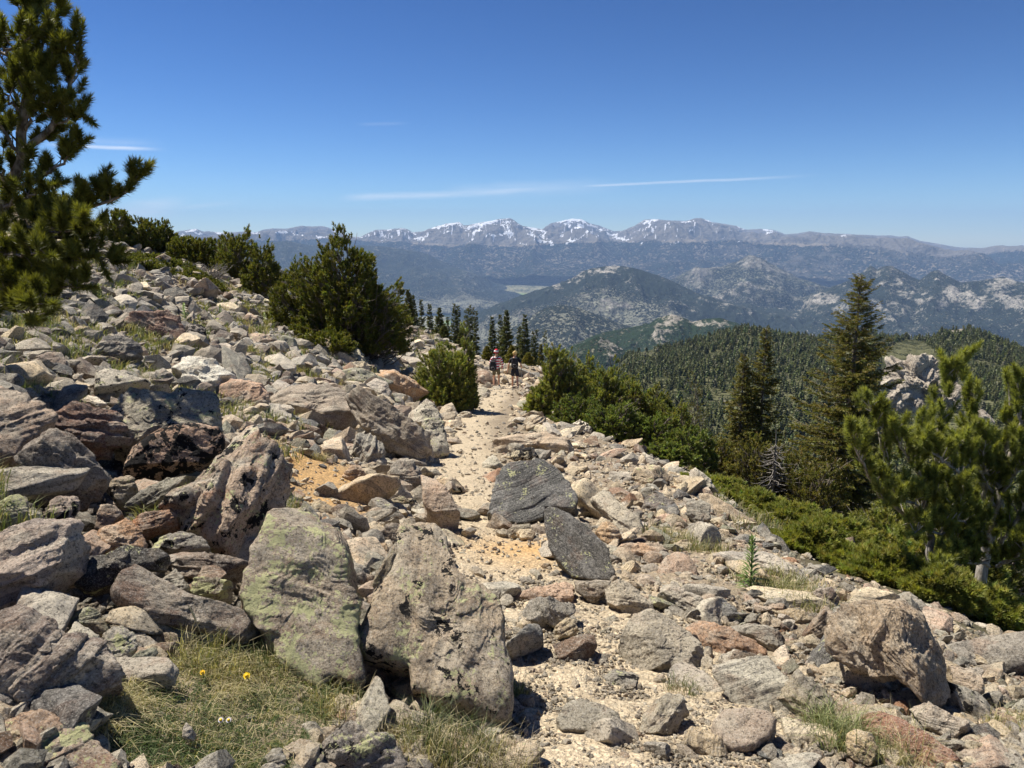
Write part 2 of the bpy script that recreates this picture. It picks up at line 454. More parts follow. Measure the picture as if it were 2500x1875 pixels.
# ------------------------------------------------------------------ far terrain
def land_mat(name, tree_scale, forest=(.022, .036, .018), meadow=(.17, .18, .09), rock=(.36, .32, .27), snow=False, grain=1.0):
    """attributes: wood 0..1 how closed the forest is, crag 0..1 bare rock, snow 0..1"""
    m, t = new_mat(name)
    P = t.new('ShaderNodeNewGeometry').outputs['Position']
    wood = t.attr('wood', 'Fac'); crag = t.attr('crag', 'Fac')
    n1 = t.noise(P, tree_scale, 3, .8)
    n2 = t.noise(P, tree_scale * .17, 5, .65)
    v = t.math('ADD', t.math('MULTIPLY', n1, .7), t.math('MULTIPLY', n2, .3))
    thr = t.lin(wood, 0, 1, .64, .38)
    k = t.step(t.math('SUBTRACT', v, thr), -.035, .035)
    ground = t.mix(t.noise(P, tree_scale * .3, 4, .6), meadow, tuple(q * 1.5 for q in meadow))
    rk = t.mix(t.noise(P, tree_scale * .5, 6, .75), tuple(q * .35 for q in rock), tuple(q * 1.45 for q in rock))
    cn = t.noise(P, tree_scale * .22, 6, .7)
    ck = t.step(t.math('ADD', t.math('ADD', t.math('MULTIPLY', cn, .8), crag), t.math('MULTIPLY', t.math('SUBTRACT', n1, .5), .9)), .94, 1.03)
    fk = t.math('MULTIPLY', k, t.math('SUBTRACT', 1.0, t.math('MULTIPLY', ck, t.step(n1, .62, .45, .35, 1.0))))
    c = t.mix(ck, ground, rk)
    c = t.mix(fk, c, forest)
    if snow:
        sn = t.attr('snow', 'Fac')
        sk = t.step(t.math('ADD', sn, t.math('MULTIPLY', t.math('SUBTRACT', t.noise(P, tree_scale * .5, 5, .7), .5), .9)), .42, .58)
        c = t.mix(sk, c, (.86, .88, .92))
    t.put(t.bsdf.inputs['Base Color'], c)
    b = t.bump(t.noise(P, tree_scale * .25, 6, .7), 1.4 / tree_scale * grain, 1.0)
    b = t.bump(t.math('MULTIPLY', k, 1.0), .35 / tree_scale, 1.0, b)
    t.put(t.bsdf.inputs['Normal'], b)
    t.bsdf.inputs['Specular IOR Level'].default_value = .05
    t.bsdf.inputs['Roughness'].default_value = 1.0
    return m

def seg_soft(X, Y, Z, segs, k=1.0):
    d = np.hypot(X, Y); az = np.arctan2(X, Y); el = (Z - EYE) / d
    wx = fbm(np.stack([az * 90, el * 160, az * 0 + 3], -1), 4) * .011 * d; wz = fbm(np.stack([az * 110, el * 190, az * 0 + 8], -1), 4) * .007 * d
    return seg_mask(X + wx, Y, Z + wz, [q[:4] + (q[4] * 1.9,) for q in segs]) * k * (.55 + .5 * fbm(np.stack([az * 200, el * 400, az * 0 + 1], -1), 4))
def seg_mask(X, Y, Z, segs):
    """real patches given as direction segments, resolved on the mountain side they lie on"""
    az = np.arctan2(X, Y); el = np.arctan2(Z - EYE, np.hypot(X, Y))
    out = np.zeros_like(X)
    for (x0, y0, x1, y1, wd) in segs:
        a0, e0 = px_azel(x0, y0); a1, e1 = px_azel(x1, y1)
        dx, dy = a1 - a0, e1 - e0; L2 = dx * dx + dy * dy + 1e-12
        u = np.clip(((az - a0) * dx + (el - e0) * dy) / L2, 0, 1)
        d = np.hypot(az - a0 - u * dx, el - e0 - u * dy) * FPX
        out = np.maximum(out, 1 - sst(d, wd * .2, wd * 1.0))
    return out

def ridge(name, crest, dist, front, back, base_z, mat, amp, spur, wood, crag, label_kind='structure', snow=None, nr=150, nstep=1.6, power=1.25, seed=0., rough=.35, tail=None):
    cp = np.array([px_azel(*q) for q in crest])
    a0, a1 = cp[0, 0], cp[-1, 0]
    naz = int((a1 - a0) * FPX / nstep)
    dfun = (lambda az: np.full_like(az, dist)) if not callable(dist) else dist
    azs = np.linspace(a0, a1, naz); q = np.concatenate([np.linspace(-1, 0, 26)[:-1], np.linspace(0, 1, nr) ** 1.15])
    A, Q = np.meshgrid(azs, q)
    Rc = dfun(A); crz = EYE + np.tan(np.interp(A, cp[:, 0], cp[:, 1])) * Rc
    # small roughness of the crest itself
    crz = crz + rough * min(amp, 500) * .10 * fbm(np.stack([A * 120, A * 0 + seed, A * 0], -1), 5, .6)
    Rr = np.where(Q >= 0, Rc - front * Q, Rc - back * Q)
    prof = np.where(Q >= 0, (1 - np.clip(Q, 0, 1)) ** power, np.clip(1 + Q, 0, 1) ** 1.3)
    X = np.sin(A) * Rr; Y = np.cos(A) * Rr
    Z = base_z + (crz - base_z) * prof
    nz = ridged(np.stack([X / spur, Y / (spur * 1.7), np.full_like(X, seed)], -1), 6, .52)
    n3 = fbm(np.stack([X / spur * 3, Y / spur * 3, np.full_like(X, seed + 4)], -1), 4)
    win = sst(np.abs(Q), 0.0, .16) * (1 - .6 * sst(Q, .7, 1.0))
    Z = Z + amp * win * (nz * .9 + n3 * .25 - .12 - .45 * (1 - sst(Q, .0, .45)) * (amp > 400)) + min(amp, 300) * .05 * n3 * (1 - win)
    lim = EYE + (crz - EYE) / Rc * Rr - .006 * front * np.clip(Q, 0, 1)
    Z = np.where((Q > 0.004) & (Z > lim), lim + .12 * (Z - lim), Z)
    V = np.stack([X, Y, Z], -1).reshape(-1, 3)
    n, m = len(q), naz
    i = (np.arange(n - 1)[:, None] * m + np.arange(m - 1)[None]).ravel()
    F = np.stack([i, i + 1, i + m + 1, i + m], -1)[:, ::-1]
    fl = {'wood': wood(X, Y, Z, A, Q, nz), 'crag': crag(X, Y, Z, A, Q, nz)}
    if snow: fl['snow'] = snow(X, Y, Z, A, Q, nz)
    fl = {k: np.broadcast_to(v, X.shape).ravel() for k, v in fl.items()}
    o = mesh_np(name, V, F, mat, floats=fl)
    return tag(o, kind=label_kind)

r3 = lambda x, y: (600 + x * .4069, 500 + y * .4069)
r4 = lambda x, y: (1400 + x * .4973, 500 + y * .4973)
z6 = lambda x, y: (550 + x * .8816, 250 + y * .8816)
# -- snowy range
crest1 = [(-700, 590), (380, 575), (415, 572), (430, 567), (465, 561), (478, 560), (495, 566), (520, 567), (545, 568), (570, 567), (600, 565), (625, 567)] + \
    [r3(*q) for q in [(100, 150), (160, 143), (240, 146), (300, 133), (330, 126), (400, 130), (470, 129), (520, 145), (590, 175), (640, 190), (690, 195), (730, 170), (780, 150), (860, 148), (930, 140), (970, 148), (1000, 165),
                      (1060, 160), (1140, 130), (1200, 115), (1280, 104), (1310, 125), (1340, 120), (1420, 105), (1500, 90), (1540, 82), (1590, 80), (1620, 98), (1660, 128), (1720, 138), (1780, 146), (1830, 110), (1900, 96), (1960, 84), (2010, 86), (2060, 110), (2130, 128), (2200, 155)]] + \
    [r4(*q) for q in [(150, 118), (200, 130), (240, 127), (300, 105), (350, 73), (390, 70), (460, 76), (550, 80), (600, 66), (630, 66), (680, 85), (740, 94), (800, 104), (850, 124), (920, 118), (980, 122), (1040, 145), (1100, 142), (1160, 130), (1230, 138),
                      (1330, 143), (1450, 148), (1560, 152), (1600, 156), (1640, 153), (1700, 176), (1790, 193), (1890, 208), (2000, 210), (2080, 204), (2212, 203)]] + [(2700, 606), (3000, 600)]
SNOW = [r3(*a) + r3(*b) + (w_,) for a, b, w_ in [
    ((1340, 135), (1500, 95), 6), ((1390, 120), (1480, 100), 7), ((1430, 110), (1400, 160), 4), ((1555, 85), (1560, 150), 3), ((1575, 85), (1585, 200), 3), ((1440, 180), (1500, 190), 4), ((1520, 175), (1600, 175), 4.5), ((1560, 160), (1600, 200), 3.5),
    ((1690, 135), (1790, 160), 4), ((1690, 175), (1720, 185), 4), ((1790, 165), (1750, 215), 3), ((1740, 215), (1830, 225), 3.5), ((1810, 230), (1840, 240), 4), ((1870, 100), (1990, 90), 6), ((1950, 88), (1910, 150), 4.5), ((1990, 90), (2040, 110), 4), ((1985, 140), (2020, 125), 4),
    ((1935, 230), (2010, 190), 4), ((2010, 170), (2060, 155), 2.5), ((1885, 190), (1905, 160), 2), ((1000, 165), (1060, 215), 4), ((1010, 172), (1040, 195), 4.5), ((1060, 205), (1110, 165), 2.4), ((1130, 140), (1280, 108), 4.5), ((1230, 118), (1180, 165), 2.6), ((1280, 110), (1330, 160), 2.6),
    ((840, 150), (860, 150), 4), ((850, 175), (830, 225), 2.2), ((765, 150), (775, 180), 2.4), ((200, 165), (240, 170), 4), ((290, 175), (320, 180), 3.5), ((430, 200), (470, 195), 5), ((515, 150), (560, 165), 2.8), ((400, 180), (430, 190), 3), ((660, 178), (690, 198), 3), ((925, 142), (945, 142), 2.5), ((2180, 175), (2212, 180), 3), ((30, 165), (60, 170), 2.5), ((1650, 230), (1700, 240), 2)]] + \
    [r4(*a) + r4(*b) + (w_,) for a, b, w_ in [
        ((340, 90), (400, 75), 5), ((360, 78), (375, 105), 5), ((320, 110), (335, 150), 2.4), ((395, 72), (420, 74), 3), ((370, 105), (340, 160), 2), ((540, 85), (575, 85), 3), ((655, 75), (680, 88), 3), ((800, 106), (840, 122), 3), ((935, 122), (985, 130), 3.2), ((945, 135), (970, 138), 2.5),
        ((160, 140), (210, 150), 3), ((210, 155), (275, 180), 4), ((230, 170), (280, 175), 3.5), ((330, 185), (350, 190), 2.5), ((500, 190), (545, 160), 2), ((440, 185), (470, 175), 2), ((570, 140), (590, 115), 2), ((1325, 148), (1345, 150), 2), ((60, 90), (150, 125), 2), ((15, 95), (40, 110), 5), ((0, 70), (50, 78), 5), ((730, 165), (760, 160), 2), ((780, 180), (830, 178), 1.6)]] + \
    [(455, 566, 480, 562, 5), (470, 563, 490, 572, 4), (530, 568, 560, 571, 4), (440, 572, 450, 578, 3)]
mat_range = land_mat('alpine range rock and forest', 1 / 60., forest=(.018, .027, .018), meadow=(.20, .17, .13), rock=(.19, .172, .15), snow=True, grain=2.0)
def tree_line(A):  # elevation angle of the timberline
    return np.interp(A, [px_azel(x, 600)[0] for x in (400, 640, 760, 945, 1100, 1250, 1400, 1560, 1700, 1850, 2000, 2150, 2300, 2500)],
                     [px_azel(1250, y)[1] for y in (588, 590, 585, 592, 600, 602, 594, 594, 590, 596, 600, 612, 628, 610)])
def w1(X, Y, Z, A, Q, nz):
    el = np.arctan2(Z - EYE, np.hypot(X, Y)); tl = tree_line(A) + nz * .0035 + .006 * fbm(np.stack([A * 22, A * 0 + 2.2, A * 0], -1), 4)
    return np.clip(1 - sst(el, tl - .0015, tl + .0012), 0, 1) * (.80 + .25 * nz - .25 * sst(Q, .35, .8))
def c1(X, Y, Z, A, Q, nz):
    el = np.arctan2(Z - EYE, np.hypot(X, Y)); tl = tree_line(A)
    return np.where(el > tl + nz * .0035, .6, .30) + .20 * nz + .25 * seg_soft(X, Y, Z, [r4(1560, 250) + r4(1900, 270) + (26,), r4(1080, 290) + r4(1280, 290) + (22,), r4(700, 230) + r4(880, 215) + (14,)])
def snow1(X, Y, Z, A, Q, nz):
    wx = fbm(np.stack([A * 260, Q * 60, A * 0 + 3], -1), 3) * 160; wz = fbm(np.stack([A * 300, Q * 70, A * 0 + 8], -1), 3) * 45
    m = seg_mask(X + wx, Y, Z + wz, SNOW)
    el = np.arctan2(Z - EYE, np.hypot(X, Y)); g = fbm(np.stack([A * 420, Q * 30, A * 0 + 5], -1), 4)
    m2 = sst(g, .16, .42) * sst(el, tree_line(A), tree_line(A) + .008) * .62 * (np.interp(A, [-.5, -.3, -.2, .15, .3, .5], [.5, .6, 1, 1, .6, .3]))
    return np.maximum(m * (.86 + .2 * g), m2)
ridge('mountain_range', crest1, 25000, 11500, 5000, -760, mat_range, 900, 2300, w1, c1, snow=snow1, nr=300, nstep=1.5, power=1.0, seed=.5)

mat_hills = land_mat('foothill pine forest and granite', 1 / 23., forest=(.022, .029, .022), meadow=(.165, .165, .125), rock=(.42, .385, .335))
mat_near = land_mat('near hill pine forest and granite', 1 / 13., forest=(.022, .036, .018), meadow=(.14, .135, .09), rock=(.38, .34, .29))
def woodf(v, spread=.25, low=None, lowq=.75):
    def f(X, Y, Z, A, Q, nz):
        o = v + spread * nz
        if low is not None: o = o * (1 - sst(Q, lowq - .25, lowq)) + low * sst(Q, lowq - .25, lowq)
        return np.clip(o, 0, 1)
    return f
def cragf(v, k=.3): return lambda X, Y, Z, A, Q, nz: v + k * nz
ridge('forested_foothills', [(-700, 590), (100, 588), (300, 590), (640, 592), (700, 588), (760, 600), (860, 598), (942, 602), (1007, 611), (1048, 622), (1109, 652), (1160, 670), (1215, 690), (1280, 712), (1340, 722), (1420, 745)], 13500, 3900, 2500, -900, mat_hills, 260, 1300,
      woodf(.80, .1, .45, .9), cragf(.30, .28), seed=2.2, power=1.15)
ridge('rocky_hills', [(1380, 730), (1440, 712), (1500, 700), (1560, 690), (1640, 682), (1665, 668), (1700, 652), (1720, 655), (1760, 650), (1800, 638), (1828, 622), (1860, 630), (1900, 652), (1950, 678), (2020, 700), (2080, 712), (2160, 730)], 10500, 3300, 2200, -900, mat_hills, 260, 900,
      woodf(.60, .22, .50, .9), lambda X, Y, Z, A, Q, nz: .36 + .30 * nz + .35 * seg_soft(X, Y, Z, [r4(600, 370) + r4(650, 330) + (17,), r4(860, 280) + r4(970, 300) + (9,), r4(965, 340) + r4(985, 385) + (5,), r4(1000, 320) + r4(1050, 345) + (6,)]), seed=3.9)
ridge('granite_domes', [(1960, 735), (2030, 700), (2060, 690)] + [r4(*q) for q in [(1380, 360), (1420, 330), (1460, 295), (1490, 315), (1520, 300), (1560, 298), (1600, 320), (1650, 345), (1700, 368), (1750, 330), (1790, 320), (1820, 340), (1900, 380), (2000, 372), (2060, 360), (2110, 350), (2160, 368), (2212, 385)]] + [(2600, 700), (2750, 690)], 8200, 2500, 1800, -900, mat_hills, 210, 620,
      woodf(.74, .2, .66, .9), lambda X, Y, Z, A, Q, nz: .26 + .34 * nz + .27 * seg_soft(X, Y, Z, [r4(1450, 320) + r4(1420, 400) + (9,), r4(1500, 340) + r4(1550, 390) + (18,), r4(1570, 320) + r4(1620, 370) + (12,), r4(1590, 400) + r4(1660, 440) + (14,), r4(1700, 390) + r4(1710, 450) + (10,),
                 r4(1760, 330) + r4(1810, 335) + (11,), r4(1810, 480) + r4(1850, 455) + (12,), r4(1860, 440) + r4(1940, 460) + (17,), r4(1980, 480) + r4(2080, 450) + (15,), r4(2090, 370) + r4(2160, 375) + (13,), r4(2140, 470) + r4(2212, 450) + (16,), r4(1450, 500) + r4(1700, 520) + (12,), r4(1150, 480) + r4(1280, 465) + (12,)]), seed=5.1, nr=220)
ridge('wooded_dome_hill', [(1100, 790), (1170, 765), (1210, 744), (1271, 722), (1332, 703), (1370, 690), (1400, 678), (1420, 664), (1440, 656), (1480, 649), (1520, 650), (1564, 659), (1624, 679), (1698, 714), (1773, 740), (1848, 756), (1920, 770), (2000, 785), (2100, 800)], 7300, 1900, 2600, -900, mat_hills, 150, 520,
      lambda X, Y, Z, A, Q, nz: np.clip(.92 - .55 * sst(Q, .12, .4) + .25 * nz + .45 * sst(A, .13, .25) * (1 - sst(Q, .25, .6)), 0, 1), lambda X, Y, Z, A, Q, nz: .34 + .25 * nz + .4 * seg_soft(X, Y, Z, [r4(20, 380) + r4(40, 330) + (8,), r4(90, 325) + r4(210, 325) + (7,), r4(150, 490) + r4(280, 500) + (9,), (1365, 700, 1420, 670, 9)]), seed=6.3, nr=200)
ridge('small_wooded_hill', [(1130, 850), (1190, 835), (1250, 800), (1290, 775), (1312, 760), (1345, 747), (1373, 744), (1414, 752), (1460, 768), (1500, 785), (1560, 805), (1640, 830), (1720, 850)], 4800, 1100, 1100, -820, mat_hills, 80, 330, woodf(.55, .25), cragf(.33, .3), seed=7.7)
ridge('rocky_outcrop_hills', [(1240, 930), (1330, 880), (1400, 840), (1470, 812), (1540, 800), (1565, 795), (1585, 790), (1605, 777), (1640, 768), (1668, 775), (1690, 785), (1720, 778), (1760, 776), (1800, 790), (1850, 815), (1950, 850), (2100, 880)], 3000, 800, 500, -620, mat_near, 70, 200,
      woodf(.72, .3), lambda X, Y, Z, A, Q, nz: .22 + .33 * nz + .40 * seg_soft(X, Y, Z, [r4(420, 640) + r4(470, 590) + (20,), r4(450, 560) + r4(510, 550) + (12,), r4(600, 565) + r4(720, 590) + (9,)]), seed=8.4, nr=160)
ridge('bare_rib_hill', [(1150, 1000), (1250, 930), (1330, 890), (1370, 868), (1400, 845), (1430, 835), (1460, 820), (1480, 828), (1510, 846), (1545, 868), (1580, 890), (1650, 930), (1750, 980)], 2100, 520, 300, -520, mat_near, 40, 120,
      woodf(.78, .3), lambda X, Y, Z, A, Q, nz: .30 + .3 * nz + .5 * seg_soft(X, Y, Z, [r4(140, 670) + r4(200, 725) + (13,)]), seed=9.4, nr=160)
ridge('middle_forest_slope', [(1000, 905), (1100, 890), (1180, 880), (1260, 890), (1330, 905), (1420, 930), (1500, 960), (1600, 1000)], 1500, 500, 800, -420, mat_near, 20, 110, woodf(.85, .2), cragf(.15, .3), seed=11.4, nr=100)

# -- valley floor
MEADOW = [r3(1150, 545) + r3(1500, 580) + (7,), r3(1500, 590) + r3(1700, 640) + (6,), r3(1100, 490) + r3(1350, 500) + (6,), r3(1200, 710) + r3(1560, 700) + (9,), r3(1400, 745) + r3(1600, 725) + (8,), r3(1000, 560) + r3(1200, 555) + (5,), r3(1300, 520) + r3(1700, 540) + (5,),
          r4(2050, 585) + r4(2212, 600) + (9,), r4(0, 575) + r4(280, 585) + (7,)]
DARKW = [r3(1180, 570) + r3(1720, 650) + (12,), r3(1000, 640) + r3(1500, 660) + (12,), r3(1000, 760) + r3(1500, 780) + (10,)]
ROAD = [r3(1180, 553) + r3(1320, 572) + (1.1,), r3(1320, 572) + r3(1500, 600) + (1.0,), r3(1500, 600) + r3(1740, 645) + (1.2,), r3(1545, 575) + r3(1560, 598) + (1.0,), r3(1390, 700) + r3(1600, 705) + (1.0,)]
mv, t = new_mat('valley meadow and pine forest')
P = t.new('ShaderNodeNewGeometry').outputs['Position']
wood = t.attr('wood', 'Fac'); mead = t.attr('mead', 'Fac'); road = t.attr('road', 'Fac')
v_ = t.math('ADD', t.math('MULTIPLY', t.noise(P, 1 / 38., 3, .7), .65), t.math('MULTIPLY', t.noise(P, 1 / 420., 5, .6), .35))
k = t.step(t.math('SUBTRACT', v_, t.lin(wood, 0, 1, .68, .30)), -.03, .03)
c = t.mix(t.noise(P, 1 / 90., 4, .6), (.18, .17, .10), (.27, .25, .16))
c = t.mix(mead, c, (.155, .21, .075))
c = t.mix(k, c, (.020, .033, .018))
c = t.mix(t.math('MULTIPLY', road, .8), c, (.52, .47, .38))
t.put(t.bsdf.inputs['Base Color'], c)
t.bsdf.inputs['Specular IOR Level'].default_value = .05
t.put(t.bsdf.inputs['Normal'], t.bump(k, 10, .6))
def vz(X, Y, A, Rr): return -905 + 30 * fbm2(X, Y, 1400, 4, 1.0) + 230 * sst(Rr, 11000, 15500) + 60 * np.clip(ridged(np.stack([X / 1500, Y / 1500, X * 0], -1), 4), 0, 1) * (1 - sst(Rr, 7800, 8800)) * (1 - sst(Rr, 5000, 8000) * sst(A, -.3, .1) * 0)
polar_patch('valley_floor', R(-62), R(62), 1500, np.geomspace(2400, 17000, 420), vz, mv, floats={
    'wood': lambda X, Y, Z, A, Rr: np.clip(.52 + .35 * fbm2(X, Y, 900, 4, 3.) + .6 * seg_mask(X, Y, Z, DARKW) - .6 * seg_mask(X, Y, Z, MEADOW), 0, 1),
    'mead': lambda X, Y, Z, A, Rr: seg_mask(X, Y, Z, MEADOW), 'road': lambda X, Y, Z, A, Rr: seg_mask(X, Y, Z, ROAD)})
tag(bpy.data.objects['valley_floor'], kind='structure')

# -- the mountainside below the trail with the forested hill
def rocky(X, Y, Z, A, Rr, nz=None): return .30 + .3 * fbm2(X, Y, 60, 4, 6.)
def side_wood(X, Y, Z, A, Rr): return .45 + .2 * fbm2(X, Y, 70, 3, 2.)
mat_side = land_mat('forest floor and granite', 1 / 4., forest=(.035, .042, .02), meadow=(.085, .085, .045), rock=(.40, .35, .29), grain=.5)
def side_z(X, Y, A, Rr): return H(X, Y)
polar_patch('mountainside', R(-75), R(75), 1000, np.geomspace(108, 3200, 420), side_z, mat_side, floats={'wood': side_wood, 'crag': lambda X, Y, Z, A, Rr: .24 + .3 * fbm2(X, Y, 60, 4, 6.) + .45 * seg_mask(X, Y, Z, [(2290, 800, 2350, 792, 12), (2300, 815, 2350, 806, 8), (1560, 868, 1600, 858, 7), (1690, 830, 1715, 822, 4), (2480, 835, 2500, 845, 9), (1760, 975, 1775, 985, 12)])})
tag(bpy.data.objects['mountainside'], kind='structure')

# ------------------------------------------------------------------ haze: one even box of air
HAZE = 3.6e-5
hx0, hx1, hy0, hy1, hz0, hz1 = -34000, 34000, -1500, 32000, -1100, 1150
V = [(x, y, z) for x in (hx0, hx1) for y in (hy0, hy1) for z in (hz0, hz1)]
Fh = [(0, 1, 3, 2), (4, 6, 7, 5), (0, 4, 5, 1), (2, 3, 7, 6), (0, 2, 6, 4), (1, 5, 7, 3)]
hm = bpy.data.materials.new('haze air'); hm.use_nodes = True
ht = NT(hm.node_tree); ht.n.clear()
ho = ht.new('ShaderNodeOutputMaterial'); hv = ht.new('ShaderNodeVolumePrincipled')
hv.inputs['Color'].default_value = (.40, .61, 1.0, 1); hv.inputs['Density'].default_value = HAZE; hv.inputs['Anisotropy'].default_value = 0.0
ht.l.new(hv.outputs[0], ho.inputs['Volume'])
if HAZE > 0:
    hz = mesh_np('haze', V, Fh, hm, smooth=False); tag(hz, kind='stuff')
# ------------------------------------------------------------------ rocks
def ico(sub):
    import bmesh
    bm = bmesh.new(); bmesh.ops.create_icosphere(bm, subdivisions=sub + (sub >= 4), radius=1.0)
    V = np.array([v.co[:] for v in bm.verts]); F = np.array([[v.index for v in f.verts] for f in bm.faces]); bm.free()
    return norm(V), F
ICO = {k: ico(k) for k in (1, 2, 3, 4, 5, 6)}
ZONES = {'Z1': (0, 1175, .42194), 'Z2': (800, 1175, .42194), 'Z3': (1600, 1175, .42194), 'Z4': (0, 700, .40687), 'Z5': (800, 700, .40687), 'R1': (1600, 650, .40687), 'S': (0, 0, 1.0)}
def zpx(zone, pts):
    ox, oy, k = ZONES[zone]; return np.array([(ox + x * k, oy + y * k) for x, y in pts])
HERO_PX = []      # traced outlines, used to keep the smaller stones from piling on them
def rock_surface(P, size, seed, strata_dir, ledge=.05, rough=.05, freq=1.0):
    """displace points of a body along their directions from the centre; returns P and the strata coordinate"""
    c = P.mean(0); D = norm(P - c)
    q = P / size * 2.2 * freq + seed * 3.7
    wv = np.stack([fbm(q * .8 + 11, 3), fbm(q * .8 + 23, 3), fbm(q * .8 + 37, 3)], -1)
    st = (P - c) @ strata_dir
    sw = st + size * .10 * wv[:, 0]
    n = sw / size * 9 * freq
    led = vn(np.stack([n, n * 0 + seed, q[:, 0] * .35], -1)) + .5 * vn(np.stack([n * 2.3, n * 0 + seed + 5, q[:, 1] * .5], -1))
    led = np.sign(led) * np.abs(led) ** .7
    f1 = fbm(q + .5 * wv, 5, .52); f2 = ridged(q * 1.7 + wv, 4)
    fr = vn(q * 1.3 + 2.2 * wv + 50); fr2 = np.floor(fr * 3.2 + .5) / 3.2
    f3 = ridged(q * 6 + wv, 3)
    disp = size * (rough * (f1 * 1.3) + rough * .5 * f2 + rough * 1.0 * fr2 + rough * .16 * f3 + ledge * led)
    return P + D * disp[:, None], sw
def hero(name, label, cat, zone, poly, col, mat='gneiss', tilt=45, th=(.25, .55), sub=5, seed=None, strata=0.0, ledge=.03, rough=.045, push=0.0, power=5.5, cuts=6, group=None, yaw=0.0, sink=.0, dist=None):
    px = zpx(zone, poly); HERO_PX.append(px)
    seed = (len(HERO_PX) * 1.37) if seed is None else seed
    rg = np.random.default_rng(int(seed * 1000))
    k = int(np.argmax(px[:, 1])); low = px[:, 1] > px[:, 1].max() - .12 * np.ptp(px[:, 1])
    bx = px[low, 0].mean(); by = px[:, 1].max()
    if dist is None:
        by_ = min(by, 1874)
        G = hit(bx, by_)
        if G is None: G = hit(bx, by_ + 30)
        if G is None: return None
        d0 = np.linalg.norm(G - [0, 0, EYE])
    else: d0 = dist
    d0 = d0 + min(push, 0)
    if by > 1874: by = 1874
    dr = px_dir(bx, by); G = dr / np.linalg.norm(dr) * d0 + [0, 0, EYE]
    fh = np.array([dr[0], dr[1], 0]); fh /= np.linalg.norm(fh)
    ya = R(yaw); fh = np.array([fh[0] * math.cos(ya) - fh[1] * math.sin(ya), fh[0] * math.sin(ya) + fh[1] * math.cos(ya), 0])
    up = np.array([0, 0, 1.0]); n = -fh * math.cos(R(tilt)) + up * math.sin(R(tilt))
    pts = []
    for (x, y) in px:
        d = px_dir(x, y); den = d @ n
        tt = ((G - [0, 0, EYE]) @ n) / den
        pts.append(d * tt + [0, 0, EYE])
    pts = np.array(pts)
    U = norm(np.cross(n, up)); U = -U if U @ np.array([1, 0, 0]) < 0 else U
    Vv = np.cross(n, U); Vv = -Vv if Vv[2] < 0 else Vv
    # centroid (area)
    uv = np.stack([(pts - G) @ U, (pts - G) @ Vv], -1)
    a = uv; b = np.roll(uv, -1, 0); cr = a[:, 0] * b[:, 1] - b[:, 0] * a[:, 1]; A = cr.sum() / 2
    cen = ((a + b) * cr[:, None]).sum(0) / (6 * A)
    q = uv - cen
    size = math.sqrt(abs(A))
    # dense boundary -> radius by angle
    seg = np.concatenate([q[i] + (np.roll(q, -1, 0)[i] - q[i]) * np.linspace(0, 1, 40, endpoint=False)[:, None] for i in range(len(q))])
    ang = np.arctan2(seg[:, 1], seg[:, 0]); rad = np.hypot(seg[:, 0], seg[:, 1])
    bins = np.linspace(-math.pi, math.pi, 181); idx = np.digitize(ang, bins) - 1
    RT = np.full(180, np.nan)
    for i in range(180):
        m = idx == i
        if m.any(): RT[i] = rad[m].max()
    good = ~np.isnan(RT); bc = (bins[:-1] + bins[1:]) / 2
    RT = np.interp(bc, bc[good], RT[good], period=2 * math.pi)
    D, F = ICO[sub]
    D = D * [1, 1, 1]
    th_ = np.arctan2(D[:, 1], D[:, 0]); lat = np.hypot(D[:, 0], D[:, 1])
    Rr = np.interp(th_, bc, RT, period=2 * math.pi)
    T = np.where(D[:, 2] > 0, th[0] * size, th[1] * size)
    r = ((lat / Rr) ** power + (np.abs(D[:, 2]) / T) ** power) ** (-1 / power)
    # facets
    L = np.stack([D[:, 0] * r, D[:, 1] * r, D[:, 2] * r], -1)
    for c_ in range(cuts):
        v = rg.normal(size=3); v[2] = abs(v[2]) * 1.6 + .3; v /= np.linalg.norm(v)
        hgt = (L @ v).max() * rg.uniform(.62, .88)
        pr = L @ v; f = np.where(pr > hgt, hgt / np.maximum(pr, 1e-6), 1.0)
        L = L * f[:, None]
    W = G + cen[0] * U + cen[1] * Vv + L[:, :1] * U + L[:, 1:2] * Vv + L[:, 2:] * n
    sa = R(strata); sdir = norm(-math.sin(sa) * U * 1.0 + math.cos(sa) * Vv + .45 * n)
    W, sw = rock_surface(W, size, seed, sdir, ledge, rough)
    W[:, 2] -= sink * size
    loc = W.mean(0); loc[2] = W[:, 2].min()
    o = mesh_np(name, W, F, ROCK[mat], floats={'strata': sw}, loc=loc)
    c = COL[col] if isinstance(col, str) else tuple(q * 1.38 * w_ for q, w_ in zip(col, (1.06, 1.0, .9)))
    j = rg.uniform(1.08, 1.3) * rg.uniform(.98, 1.02, 3); o.color = (c[0] * j[0], c[1] * j[1], c[2] * j[2], 1)
    return tag(o, label, cat, group, 'thing')

